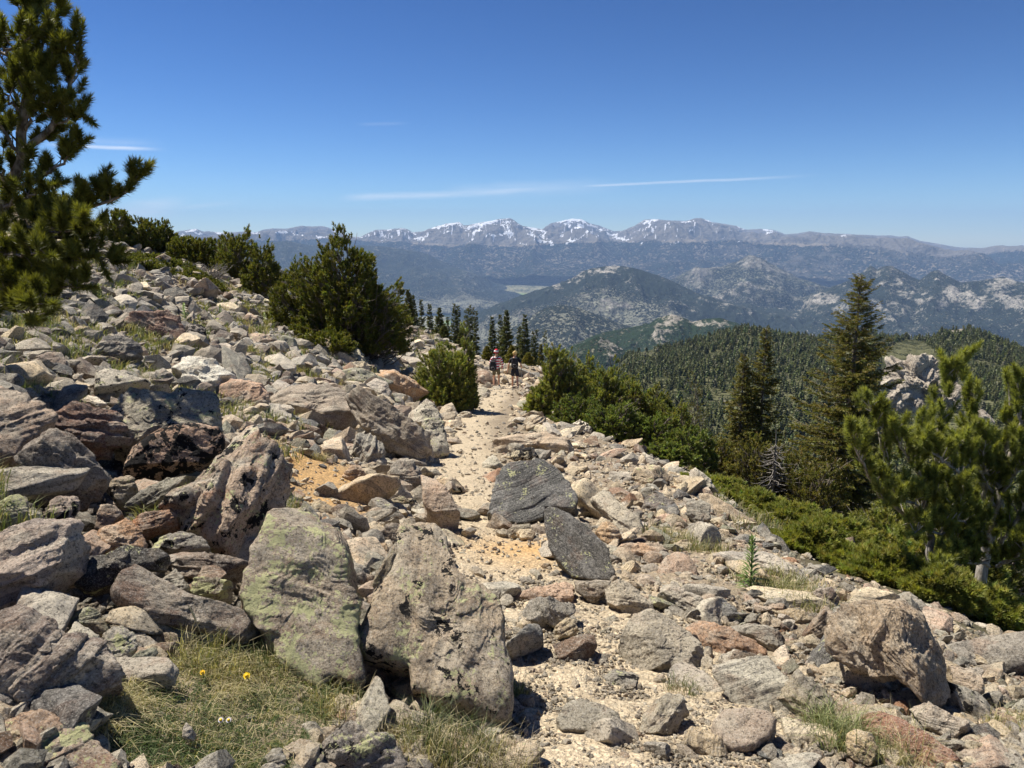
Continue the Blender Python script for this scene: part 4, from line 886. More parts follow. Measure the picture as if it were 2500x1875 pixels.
# a way of saying where: the nearest traced rock
hero_px = [(q.mean(0), h_[1]) for q, h_ in zip(HERO_PX, HEROES)]
x, y, P_ = scatter_px(9000, rgs, 0, 2500, 560, 1875)
s_ = P_[:, 0] - trail_x(P_[:, 1])
okk = s_ < edge_s(P_[:, 1]) + rgs.uniform(-.2, .35, len(s_))
okk &= ~((in_poly(x, y, TRAIL_CLEAR)) & (rgs.random(len(x)) < .97))
for q in GRASSY: okk &= ~in_poly(x, y, q)
for (cx, cy_, rr, kk) in OCHRE[:4]: okk &= ~((np.hypot(P_[:, 0] - cx, P_[:, 1] - cy_) < rr * .7) & (rgs.random(len(x)) < .8))
okk &= ~((x > 1240) & (y > 1330) & (rgs.random(len(x)) < .55))
okk &= ~(in_poly(x, y, TRAIL_FRONT) & (rgs.random(len(x)) < .8))
taken = np.zeros(len(x), bool)
for q in HERO_PX:
    c_ = q.mean(0); taken |= in_poly(x, y, c_ + (q - c_) * .92)
okk &= ~taken
x, y, P_ = x[okk], y[okk], P_[okk]
chosen = []; occ = []
sizes = rgs.lognormal(3.7, .42, len(x)); sizes = np.clip(sizes, 22, 110)
order_ = np.argsort(-sizes + rgs.uniform(0, 45, len(x))); sizes = sizes[order_]; x = x[order_]; y = y[order_]; P_ = P_[order_]
for i in range(len(x)):
    pxs = sizes[i] * (1.3 if x[i] < 1000 and y[i] > 900 else 1.0) * np.interp(y[i], [600, 800, 1000, 1300, 1600, 1875], [.5, .6, .85, 1.15, 1.3, 1.4])
    if any((x[i] - a) ** 2 + ((y[i] - b) * 1.6) ** 2 < (.55 * (pxs + c)) ** 2 for a, b, c in occ): continue
    occ.append((x[i], y[i], pxs)); chosen.append((i, pxs))
    if len(chosen) >= 248: break
used = set()
DIRW = [(-40, 40, 'right of'), (40, 140, 'below'), (140, 180.1, 'left of'), (-180.1, -140, 'left of'), (-140, -40, 'above')]
hshort = []
for h_ in HEROES:
    hshort.append(h_[1])
MATN = ['granite', 'gneiss', 'gneiss', 'granite', 'lichen_few', 'schist']
for i, pxs in chosen:
    p = P_[i]; d = np.linalg.norm(p - [0, 0, EYE]); size = pxs / FPX * d * .62
    k = int(rgs.integers(16)); cn, cw = PAL[int(rgs.choice(len(PAL), p=PW))]
    o = bpy.data.objects.new('rock', lib[k]); link(o)
    e = rand_rot(rgs, 1, .28)[0]
    o.rotation_euler = Matrix(e.tolist()).to_euler()
    o.scale = (size * rgs.uniform(.9, 1.25), size * rgs.uniform(.85, 1.1), size * rgs.uniform(.8, 1.15))
    o.location = (p[0], p[1], p[2] + size * rgs.uniform(.0, .22))
    c = np.array(COL[cn]) * rgs.uniform(.95, 1.4) * rgs.uniform(.98, 1.02, 3); o.color = (*c, 1)
    mt = 'schist' if cn in ('slate', 'darkgrey') and rgs.random() < .6 else MATN[int(rgs.integers(5))]
    o.material_slots[0].link = 'OBJECT'; o.material_slots[0].material = ROCK[mt]
    # label: own look + where it lies against the nearest traced rock
    best = sorted(range(len(hero_px)), key=lambda j: (hero_px[j][0][0] - x[i]) ** 2 + (hero_px[j][0][1] - y[i]) ** 2)
    sw_ = 'small' if pxs < 34 else ('mid sized' if pxs < 55 else 'large')
    for j in best[:12]:
        hx, hy = hero_px[j][0]
        an = math.degrees(math.atan2(y[i] - hy, x[i] - hx)); dw = [w_ for a_, b_, w_ in DIRW if a_ <= an < b_][0]
        short = ' '.join(hshort[j].split()[:6])
        while short.split()[-1] in ('with', 'a', 'at', 'the', 'in', 'and', 'of', 'on', 'beside', 'under', 'to', 'behind', 'between', 'left', 'right', 'directly', 'from', 'beneath', 'below', 'its', 'above', 'over'): short = ' '.join(short.split()[:-1])
        lab = f"{sw_} {cw} {SHAPE[k % 4]} rock {dw} the {short}"
        if lab not in used and len(lab.split()) <= 16: break
    used.add(lab)
    tag(o, lab, 'rock', 'loose rocks scattered over the slope and trail')
# rubble: nobody could count it
def merge(name, parts, mat, cols, smooth=False, kind='stuff'):
    V = np.concatenate([p[0] for p in parts]); off = 0; Fs = []
    for p in parts: Fs.append(p[1] + off); off += len(p[0])
    return tag(mesh_np(name, V, np.concatenate(Fs), mat, smooth=smooth, cols={'tint': np.concatenate(cols)}), kind=kind)
shapes1 = [stone_shape(2, rgs, flat=f, noise=.03)[:2] for f in (.3, .4, .5, .6, .75, .35, .45, .8, .55, .65)]
shapes0 = [stone_shape(1, rgs, flat=f, noise=.08)[:2] for f in (.35, .45, .55, .7, .8)]
def stones(n, rg, smin, smax, shapes, dens, y0=560, y1=2020, lift=.15, pw=2.2):
    x, y, P = scatter_px(n, rg, y0=y0, y1=y1)
    keep = dens(x, y, P); x, y, P = x[keep], y[keep], P[keep]
    pd_ = pile_depth(P[:, 0], P[:, 1]); P[:, 2] -= pd_
    m = len(x); pxs = smin * (smax / smin) ** (rg.random(m) ** pw)
    d = np.linalg.norm(P - [0, 0, EYE], axis=1); size = pxs / FPX * d * .6 * np.where((x < 1050) & (y > 620) & (pxs > 12), 1.6, 1.0) * np.where(in_poly(x, y, TRAIL_FRONT) & (pxs > 20), .7, 1)
    size = np.minimum(size, .36)
    rot = rand_rot(rg, m, .4); ci = rg.choice(len(PAL), m, p=PW)
    base = np.array([COL[PAL[j][0]] for j in range(len(PAL))])[ci] * rg.uniform(.75, 1.25, (m, 1)) * rg.uniform(.98, 1.02, (m, 3))
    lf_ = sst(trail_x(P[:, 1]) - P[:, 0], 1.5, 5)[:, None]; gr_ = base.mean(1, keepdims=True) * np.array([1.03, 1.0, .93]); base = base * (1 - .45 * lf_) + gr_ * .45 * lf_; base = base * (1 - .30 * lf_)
    base = base * (1 - .55 * sst(pd_, .05, .25))[:, None]  # stones down in the pile tinted darker, shade put into their colour
    s = np.abs(P[:, 0] - trail_x(P[:, 1])); warm = (1 - sst(s, .5, 1.5))[:, None] * .6
    base = base * (1 - warm) + np.array([.47, .40, .30]) * rg.uniform(.75, 1.15, (m, 1)) * warm
    pv, cv = [], []
    pick = rg.integers(0, len(shapes), m)
    for k in range(len(shapes)):
        q = np.where(pick == k)[0]
        if not len(q): continue
        Vs, Fs = shapes[k]
        sc3 = size[q][:, None] * rg.uniform(.8, 1.2, (len(q), 3))
        W = np.einsum('nij,nvj->nvi', rot[q], Vs[None] * sc3[:, None, :]) + P[q][:, None, :] + np.array([0, 0, 1.0]) * (size[q] * lift)[:, None, None]
        nv = len(Vs)
        Fq = (Fs[None] + (np.arange(len(q)) * nv)[:, None, None]).reshape(-1, 3)
        pv.append((W.reshape(-1, 3), Fq)); cv.append(np.repeat(base[q], nv, 0))
    return pv, cv
def dens_all(x, y, P):
    s = P[:, 0] - trail_x(P[:, 1]); e = edge_s(P[:, 1])
    k = np.where(s < e + .3, 1.0, np.where(P[:, 1] < 10, .45, .0))
    k = np.where(s < -.6 - .2 * P[:, 1], .74, k)
    k *= np.where(in_poly(x, y, TRAIL_CLEAR), .035, 1)
    k *= np.where(in_poly(x, y, TRAIL_FRONT), .22, 1)
    k = np.where(pile_depth(P[:, 0], P[:, 1]) > .1, k * .45, k)
    k *= np.where((x > 1230) & (y > 1330) & (s < 2.0), .7, 1)
    for (cx, cy_, rr, kk) in OCHRE[:6]: k = np.where(np.hypot(P[:, 0] - cx, P[:, 1] - cy_) < rr * .75, k * .12, k)
    for q in GRASSY: k = np.where(in_poly(x, y, q), 0.0, k)
    return rgs.random(len(x)) < k
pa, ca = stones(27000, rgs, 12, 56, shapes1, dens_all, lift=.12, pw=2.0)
def dens_s(x, y, P):
    s = P[:, 0] - trail_x(P[:, 1]); e = edge_s(P[:, 1])
    k = np.where(s < e + .5, 1.0, np.where(P[:, 1] < 12, .15, 0)) * np.where(s < -3, .75, 1)
    for q in GRASSY: k = np.where(in_poly(x, y, q), .05, k)
    k = np.where(in_poly(x, y, TRAIL_CLEAR), .38, k)
    for (cx, cy_, rr, kk) in OCHRE[:6]: k = np.where(np.hypot(P[:, 0] - cx, P[:, 1] - cy_) < rr * .75, k * .45, k)
    return rgs.random(len(x)) < k
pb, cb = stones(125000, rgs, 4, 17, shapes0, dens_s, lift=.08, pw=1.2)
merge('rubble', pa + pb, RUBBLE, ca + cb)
# ------------------------------------------------------------------ vegetation materials
def leaf_mat(name, col, spread=.35, trans=.25, rough=.5):
    m, t = new_mat(name)
    a = t.attr('tint')
    c = t.mix(1.0, a, tuple(col), 'MULTIPLY')
    P = t.new('ShaderNodeNewGeometry').outputs['Position']
    t.put(t.bsdf.inputs['Base Color'], c)
    t.bsdf.inputs['Roughness'].default_value = rough; t.bsdf.inputs['Specular IOR Level'].default_value = .35
    tr = t.new('ShaderNodeBsdfTranslucent'); t.put(tr.inputs[0], t.mix(1.0, c, (1.3, 1.35, .6), 'MULTIPLY'))
    mx = t.new('ShaderNodeMixShader'); mx.inputs[0].default_value = trans
    t.l.new(t.bsdf.outputs[0], mx.inputs[1]); t.l.new(tr.outputs[0], mx.inputs[2]); t.l.new(mx.outputs[0], t.out.inputs[0])
    return m
M_PINE = leaf_mat('pine needles', (.13, .138, .028), trans=.3)
M_PINEL = leaf_mat('bright pine needles', (.205, .222, .062), trans=.33)
M_SPRUCE = leaf_mat('spruce needles', (.17, .16, .045), trans=.3)
M_MAT = leaf_mat('low krummholz needles', (.165, .20, .055), trans=.33)
M_FAR = leaf_mat('far conifer needles', (.135, .150, .054), trans=.12)
M_GRASS = leaf_mat('grass blades', (.9, .9, .9), trans=.3, rough=.6)
def bark(name, c1, c2, sc_=30):
    m, t = new_mat(name); P = t.new('ShaderNodeNewGeometry').outputs['Position']
    n = t.noise(t.vmath('MULTIPLY', P, (1, 1, .35)), sc_, 5, .7)
    t.put(t.bsdf.inputs['Base Color'], t.mix(t.step(n, .38, .62), c1, c2)); t.put(t.bsdf.inputs['Normal'], t.bump(n, .01, 1.0)); return m
M_BARK = bark('grey brown pine bark', (.10, .075, .055), (.30, .26, .22))
M_PALEBARK = bark('smooth pale limb bark', (.22, .19, .16), (.46, .42, .37))
M_DEAD = bark('weathered dead wood', (.15, .135, .12), (.33, .30, .27))
M_FARBARK = bark('far trunk bark', (.10, .08, .06), (.2, .17, .14), 5)

def tubes(paths, sides=6):
    """paths: list of (pts (n,3), radii (n,)) -> V, F (quads)"""
    Vs, Fs, off = [], [], 0
    a = np.linspace(0, 2 * math.pi, sides, endpoint=False)
    for pts, rad in paths:
        pts = np.asarray(pts, float); rad = np.asarray(rad, float); n = len(pts)
        if n < 2: continue
        T = np.gradient(pts, axis=0); T = norm(T); U, Wv = perp(T)
        for k in range(1, n):   # keep the frame steady
            u = U[k - 1] - (U[k - 1] @ T[k]) * T[k]; U[k] = u / (np.linalg.norm(u) + 1e-9); Wv[k] = np.cross(T[k], U[k])
        ring = pts[:, None] + rad[:, None, None] * (np.cos(a)[None, :, None] * U[:, None] + np.sin(a)[None, :, None] * Wv[:, None])
        Vs.append(ring.reshape(-1, 3))
        i = np.arange(n - 1)[:, None] * sides; j = np.arange(sides)[None]; jn = (j + 1) % sides
        Fs.append(np.stack([i + j, i + jn, i + sides + jn, i + sides + j], -1).reshape(-1, 4) + off); off += n * sides
    return np.concatenate(Vs), np.concatenate(Fs)
def curve(p0, p1, rg, wig=.06, n=6, sag=0.0):
    u = np.linspace(0, 1, n)[:, None]; L = np.linalg.norm(p1 - p0)
    p = p0 + (p1 - p0) * u; off = rg.normal(size=(n, 3)) * wig * L; off[0] = off[-1] = 0
    off[1:-1] = (off[1:-1] + off[:-2] + off[2:]) / 2
    p = p + off; p[:, 2] -= sag * L * np.sin(u[:, 0] * math.pi); return p
def needles(P, D, L, rg, per, nl, nw, ang=(25, 65), tint=None, var=.22, up=0.0, fac=None):
    """needle sprays along shoots. P,D (n,3), L (n,). one triangle per needle"""
    n = len(P); D = norm(D); U, W = perp(D)
    u = rg.random((n, per)) ** .8; az = rg.uniform(0, 2 * math.pi, (n, per)); an = np.radians(rg.uniform(ang[0], ang[1], (n, per)))
    an = an * (1 - .75 * sst(u, .75, 1.0))
    base = P[:, None] + D[:, None] * (L[:, None] * u)[..., None]
    rad = np.cos(az)[..., None] * U[:, None] + np.sin(az)[..., None] * W[:, None]
    d = D[:, None] * np.cos(an)[..., None] + rad * np.sin(an)[..., None]
    d[..., 2] += up; d = norm(d)
    fc = np.ones((n, 1)) if fac is None else np.asarray(fac)[:, None]
    ln = nl * rg.uniform(.7, 1.15, (n, per)) * fc
    side = norm(np.cross(d, rg.normal(size=d.shape))) * nw * .5 * (fc ** .7)[..., None]
    tipp = base + d * ln[..., None]
    V = np.stack([base - side, base + side, tipp], 2).reshape(-1, 3)
    F = np.arange(n * per * 3).reshape(-1, 3)
    tn = np.ones((n, 3)) if tint is None else tint
    c = tn[:, None, :] * rg.uniform(1 - var, 1 + var, (n, per, 1)) * np.array([1, 1, 1])
    c = c * (1 + (.45 * sst(u, .7, 1.0))[..., None] * np.array([1.0, .75, .3]))
    return V, F, np.repeat(c.reshape(-1, 3), 3, 0)
def mk_tree(name, label, cat, loc, wood, crown, wm, cm, group=None, crown_name='crown', wood_name='trunk', sides=6, extra=None):
    e = empty(name, loc); tag(e, label, cat, group)
    V, F = tubes(wood, sides); o = mesh_np(wood_name, V - np.asarray(loc), F, wm, parent=e)
    V, F, C = crown; o2 = mesh_np(crown_name, V - np.asarray(loc), F, cm, parent=e, smooth=False, cols={'tint': C})
    if extra:
        for nm, pth, m_ in extra:
            V, F = tubes(pth, 5); mesh_np(nm, V - np.asarray(loc), F, m_, parent=e)
    return e
def shrub_pine(name, label, cat, base, rx, ry, h, n, seed, mat, nl=.07, nw=.012, per=36, Ls=.16, nmul=1.9, lmul=.62, wmul=1.55, boxy=.88, group=None, lobes=5, flat=.0, tipw=1.0, up=.35, trunk=.05, power=.5, wm=None, dead=0, tipl=(0, 0), lean=(0, 0)):
    """dome of upswept foxtail shoots on many limbs"""
    rg = np.random.default_rng(seed); base = np.asarray(base, float)
    wm = wm or M_BARK; n = int(n * nmul); Ls *= lmul; nw *= wmul
    # shoots in a lumpy half ellipsoid
    d = norm(rg.normal(size=(n, 3))); d[:, 2] = np.abs(d[:, 2]) * 1.0
    low = rg.random(n) < .30; d[low, 2] *= .35; d = norm(d)
    lump = 1 + .20 * vn(d * lobes * .55 + seed * 1.3) * 1.5 + .17 * vn(d * lobes * 1.6 + seed)
    n = int(n)
    rr = (rg.random(n) ** power) ** .8 * lump; rr = np.where(rg.random(n) < .5, lump * rg.uniform(.82, 1.03, n), rr); rr = np.where(rg.random(n) < .07, rr * rg.uniform(1.04, 1.14, n), rr)
    q = d * rr[:, None]
    # clump the shoots round branch ends
    P = np.stack([q[:, 0] * rx, q[:, 1] * ry, np.maximum(q[:, 2], .02) ** boxy * h], -1)
    k = max(12, n // 14); cen = P[rg.integers(0, n, k)]
    dd = ((P[:, None] - cen[None]) ** 2).sum(-1); nb = dd.argmin(1)
    P = P + (cen[nb] - P) * .25
    P[:, 0] += lean[0] * P[:, 2]; P[:, 1] += lean[1] * P[:, 2]
    out = norm(np.stack([P[:, 0] / rx, P[:, 1] / ry, P[:, 2] / h * .6], -1) + 1e-6)
    D = norm(out * .75 + np.array([0, 0, up + .35]) + rg.normal(size=P.shape) * .28)
    # sit on the slope
    g = H(base[0] + P[:, 0], base[1] + P[:, 1]); P0 = P.copy()
    P = P + base; P[:, 2] = np.maximum(P[:, 2], g + .04 + .1 * h * rg.random(n)) if flat == 0 else g + P0[:, 2] + .03
    L = Ls * rg.uniform(.6, 1.3, n)
    tint = rg.uniform(.75, 1.25, (k, 1))[nb] * (1 + rg.normal(size=(n, 3)) * [.08, .05, .05])
    V, F, C = needles(P - D * (L * .5)[:, None], D, L, rg, int(per * .8), nl, nw, ang=(30, 85), tint=tint)
    wood = []
    top = base + [lean[0] * h * .8, lean[1] * h * .8, h * .8]
    tp = curve(base - [0, 0, .15], top, rg, .03, 7)
    wood.append((tp, np.linspace(trunk, trunk * .25, 7)))
    for i in range(k):
        c_ = cen[i].copy(); c_[0] += lean[0] * c_[2]; c_[1] += lean[1] * c_[2]; e_ = base + c_
        if flat: e_[2] = H(e_[0], e_[1]) + cen[i][2]
        s_ = tp[int(np.clip(c_[2] / h * 5 * .8, 0, 5))]
        L_ = np.linalg.norm(e_ - s_)
        wood.append((curve(s_, e_, rg, .07, 6, sag=.12), np.linspace(trunk * .42, .006, 6)))
        for _ in range(2):
            e2 = e_ + rg.normal(size=3) * [.12, .12, .08] * max(rx, h) * .6
            wood.append((curve(e_ * .7 + s_ * .3, e2, rg, .06, 4), np.linspace(.012, .004, 4)))
    ex = None
    if dead:
        pts = []
        for _ in range(dead):
            a = rg.uniform(0, 2 * math.pi); r_ = rg.uniform(.3, .9)
            b0 = base + [math.cos(a) * rx * r_ * .6, math.sin(a) * ry * r_ * .6, 0]; b0[2] = H(b0[0], b0[1]) + .05
            b1 = b0 + [rg.normal() * .4, rg.normal() * .4, rg.uniform(.1, .5) * h]
            pts.append((curve(b0, b1, rg, .12, 6), np.linspace(.014, .004, 6)))
        ex = [('dead_branches', pts, M_DEAD)]
    return mk_tree(name, label, cat, base, wood, (V, F, C), wm, mat, group, extra=ex)
def spruce(name, label, cat, base, h, wr, seed, mat, whorls=26, per_w=6, nl=.045, nw=.010, per=16, group=None, ragged=.3, top=1.0, skirt=.04, wm=None, trunk=None, twig=.12, lean=(0, 0), dens=2.0):
    rg = np.random.default_rng(seed); base = np.asarray(base, float); wm = wm or M_BARK
    trunk = trunk or h * .018
    wood = [(np.stack([base + [lean[0] * u * h, lean[1] * u * h, -.2 + u * (h + .2)] for u in np.linspace(0, 1, 8)]), np.linspace(trunk, trunk * .12, 8))]
    Ps, Ds, Ls, Ts, Fc = [], [], [], [], []
    for w_ in range(whorls):
        u = skirt + (1 - skirt) * (w_ + rg.uniform(-.3, .3)) / whorls; u = min(max(u, .02), .985)
        Rw = wr * ((1 - u) ** .85) * (1 - .25 * math.exp(-((u - .0) / .12) ** 2)) + .02 * h * .5
        z0 = u * h
        for b in range(per_w):
            a = rg.uniform(0, 2 * math.pi); r_ = Rw * rg.uniform(1 - ragged * 1.3, 1 + ragged)
            if r_ < .03: continue
            z0 = min(max(u + rg.uniform(-.5, .5) * (1 - skirt) / whorls, .02), .985) * h
            droop = np.interp(u, [0, .4, .8, 1], [-.28, -.12, .18, .7]) * r_
            p0 = base + [lean[0] * z0, lean[1] * z0, z0]; d = np.array([math.cos(a), math.sin(a), 0])
            n_ = max(3, int(r_ / twig * 1.6))
            t_ = np.linspace(0, 1, 7)[:, None]
            path = p0 + d * r_ * t_ + np.array([0, 0, 1.0]) * (droop * t_ + .22 * r_ * t_ ** 3)
            wood.append((path, np.linspace(max(.006, trunk * .22 * (1 - u)), .003, 7)))
            tt = rg.uniform(.15, 1.0, int(n_ * dens))
            for q in tt:
                pp = p0 + d * r_ * q + np.array([0, 0, droop * q + .22 * r_ * q ** 3])
                sd = np.cross(d, [0, 0, 1]) * rg.choice([-1, 1])
                dr = d * (.55 + .45 * q) + sd * rg.uniform(.2, 1.0) + np.array([0, 0, rg.uniform(-.25, .35)])
                Ps.append(pp); Ds.append(dr); fc_ = min(1, .45 + 1.5 * (1 - u)); Fc.append(fc_); Ls.append((twig * rg.uniform(.6, 1.3) * (1.25 - .5 * q) + .02) * fc_); Ts.append(rg.uniform(.7, 1.3))
    P = np.array(Ps); D = np.array(Ds); L = np.array(Ls); T = np.array(Ts)[:, None] * (1 + rg.normal(size=(len(P), 3)) * [.1, .05, .05])
    V, F, C = needles(P, D, L, rg, per, nl, nw, ang=(20, 65), tint=T, fac=Fc)
    return mk_tree(name, label, cat, base, wood, (V, F, C), wm, mat, group)
def ground_at(x, y): return np.array([x, y, float(H(np.array([x]), np.array([y]))[0])])
def at(px, py, dist=None):
    """point of the ground under a pixel, or the ground below a pixel at a given forward distance"""
    if dist is None: return hit(px, py)
    d = px_dir(px, py); tt = dist / d[1]; return ground_at(d[0] * tt, d[1] * tt)
def top_h(base, py):
    """height a thing standing at base needs so that it reaches image row py"""
    r = base[1]; d = px_dir(1250, py); return EYE + d[2] / d[1] * r - base[2]

# -- big round pine left of the valley view, its neighbour and the bushes along the crest
def tree_px(fn, name, label, cat, px, toppy, dist, halfw_px, **kw):
    b = at(px, 900, dist); h = top_h(b, toppy); rx = halfw_px / FPX * dist * 1.02
    return b, h, rx
b, h, rx = tree_px(None, '', '', '', 860, 562, 25, 125)
shrub_pine('pine_tree', 'big round topped limber pine standing on the rocky slope before the valley', 'pine tree', b, rx * 1.02, rx * .95, h * .84, 3000, 31, M_PINE, nl=.085, nw=.018, per=46, Ls=.24, lobes=5, trunk=.12, power=.6, up=.1, boxy=.72)
b, h, rx = tree_px(None, '', '', '', 735, 655, 26, 70)
shrub_pine('pine_tree', 'lower bushy pine growing against the left side of the big round pine', 'pine tree', b, rx, rx * .8, h, 800, 32, M_PINE, nl=.085, nw=.018, per=42, Ls=.24, trunk=.07)
b, h, rx = tree_px(None, '', '', '', 800, 745, 22.5, 70)
shrub_pine('pine_shrub', 'low pine skirt in front of the big round pine', 'shrub', b, rx, rx * .6, .55, 380, 33, M_PINE, nl=.08, nw=.017, per=40, Ls=.22, trunk=.04)
b = at(1088, 1000); h = top_h(b, 845)
shrub_pine('young_pine', 'bushy young pine beside the trail just left of the two hikers', 'pine tree', b + [0, .3, 0], 74 / FPX * b[1], 70 / FPX * b[1], h * .93, 1000, 34, M_PINEL, nl=.075, nw=.014, per=46, Ls=.22, trunk=.05, power=.6)
b2 = at(1135, 905, 21); 
shrub_pine('young_pine', 'small pine with pointed tips behind the bushy young pine', 'pine tree', b2, .32, .35, top_h(b2, 818), 260, 35, M_PINEL, nl=.07, nw=.014, per=42, Ls=.2, trunk=.04)
CREST = [  # px, top, dist, half width, n, label
 (300, 515, 38, 42, 520, 'dark krummholz pine on the skyline next to the large near pine'),
 (365, 532, 39, 40, 480, 'rounded krummholz pine, first to the right of the skyline gap'),
 (405, 548, 40, 34, 420, 'krummholz pine sloping down at the right of the rounded skyline pine'),
 (455, 575, 39, 40, 420, 'low dark pine mat left of the far snowy peak tip'),
 (505, 580, 39, 36, 420, 'small upright tipped pine in the middle of the skyline row'),
 (555, 588, 38, 34, 360, 'short pine clump beside the dead grey shrub'),
 (590, 570, 37, 48, 620, 'tall wind swept pine with a sloping top on the slope crest'),
 (640, 600, 35, 44, 560, 'wind swept pine bending down toward the big round pine'),
 (180, 480, 42, 34, 300, 'dark pine tip on the skyline behind the large near pine'),
 (75, 520, 42, 50, 300, 'pine hidden mostly behind the large near pine on the skyline')]
for px_, tp_, ds_, hw_, n_, lb_ in CREST:
    b = at(px_, 700, ds_); h = max(.5, top_h(b, tp_)); rx = hw_ / FPX * ds_
    shrub_pine('krummholz_pine', lb_, 'pine tree', b, rx, rx, h, int(n_ * 1.1), int(px_), M_PINE, nl=.10, nw=.026, per=34, Ls=.28, group='krummholz pines along the slope crest', trunk=.06, power=.6, lean=(.05, 0))
for px_, ds_, hw_, lb_ in [(400, 31, 70, 'long low juniper mat under the skyline pines'), (480, 30, 60, 'dark green ground hugging mat left of the dead grey shrub'), (360, 29, 40, 'small dark mat at the left end under the skyline pines')]:
    b = at(px_, 640, ds_)
    shrub_pine('juniper_mat', lb_, 'shrub', b, hw_ / FPX * ds_, .8, .30, 420, int(px_) + 7, M_PINE, nl=.07, nw=.022, per=30, Ls=.18, flat=1, trunk=.03, group='low mats under the skyline pines')
# dead grey shrub
rg_ = np.random.default_rng(5); b = at(500, 640, 31.5); tw = []
for _ in range(170):
    a = rg_.uniform(0, 2 * math.pi); L_ = rg_.uniform(.3, .75)
    e_ = b + [math.cos(a) * L_ * 1.6, math.sin(a) * L_, rg_.uniform(.15, .62)]
    s0 = b + (e_ - b) * [.3, .3, .0]; tw.append((curve(s0, e_, rg_, .12, 5), np.linspace(.012, .005, 5)))
V, F = tubes(tw, 4); o = mesh_np('dead_shrub', V, F, M_DEAD, loc=b); tag(o, 'bare grey dead shrub among the skyline pines', 'shrub')

# -- spires beyond the hikers: src px x, top y, half width, distance
SPIRES = [(1001, 720, 17, 52, 'tallest spruce spire directly right of the big round pine'), (1012, 735, 14, 54, 'spruce spire tucked behind the tallest one beside the round pine'), (1032, 752, 12, 58, 'narrow spire second to the right of the big round pine'),
 (1052, 760, 14, 57, 'slim spruce between two stouter ones left of the hikers'), (1075, 765, 22, 54, 'stout bushy fir with a broad rounded crown left of the hikers'), (1095, 795, 12, 60, 'short dark spire right of the broad rounded fir'),
 (1112, 763, 14, 58, 'spruce spire with a twin tip above the young pine'), (1120, 768, 12, 59, 'second tip of the twin spires above the young pine'), (1140, 780, 9, 62, 'thin spire above the young pine'), (1148, 770, 9, 61, 'taller thin spire above the young pine'),
 (1155, 777, 9, 62, 'thin spire third in the close row above the young pine'), (1163, 783, 8, 60, 'rightmost thin dark spire above the young pine'), (1085, 800, 16, 50, 'small dark fir in front of the broad rounded fir'), (1130, 805, 14, 52, 'low fir at the foot of the thin spires'),
 (1202, 790, 13, 55, 'spruce left of the tall central spire behind the striped hiker'), (1222, 790, 12, 57, 'spruce half hidden behind the tall central spire'), (1237, 772, 18, 52, 'tall central spruce spire between the heads of the two hikers'),
 (1268, 815, 12, 57, 'short spruce just left of the spire behind the dark clad hiker'), (1281, 785, 15, 54, 'spruce spire behind the dark clad hiker'), (1302, 830, 10, 60, 'small paired spire right of the dark clad hiker'), (1309, 828, 10, 61, 'twin of the small paired spire right of the dark clad hiker'),
 (1320, 855, 10, 58, 'tiny fir right of the paired small spires'), (1330, 840, 5, 70, 'hair thin distant spire left of the golden tipped pine'), (1190, 850, 14, 50, 'low spruce behind the head of the striped hiker'), (1250, 850, 16, 49, 'low dark spruce skirt between the two hikers'), (1290, 865, 14, 48, 'low spruce skirt right behind the dark clad hiker')]
for i, (px_, tp_, hw_, ds_, lb_) in enumerate(SPIRES):
    b = at(px_, 900, ds_); h = top_h(b, tp_); wr = hw_ / FPX * ds_
    spruce('spruce_tree', lb_, 'spruce tree', b, h * 1.10, wr * 1.3, 100 + i, M_FAR if tp_ < 850 else M_SPRUCE, whorls=44, per_w=8, nl=.09, nw=.048, per=13, twig=.12, ragged=.28, group='spires beyond the hikers', trunk=.07)

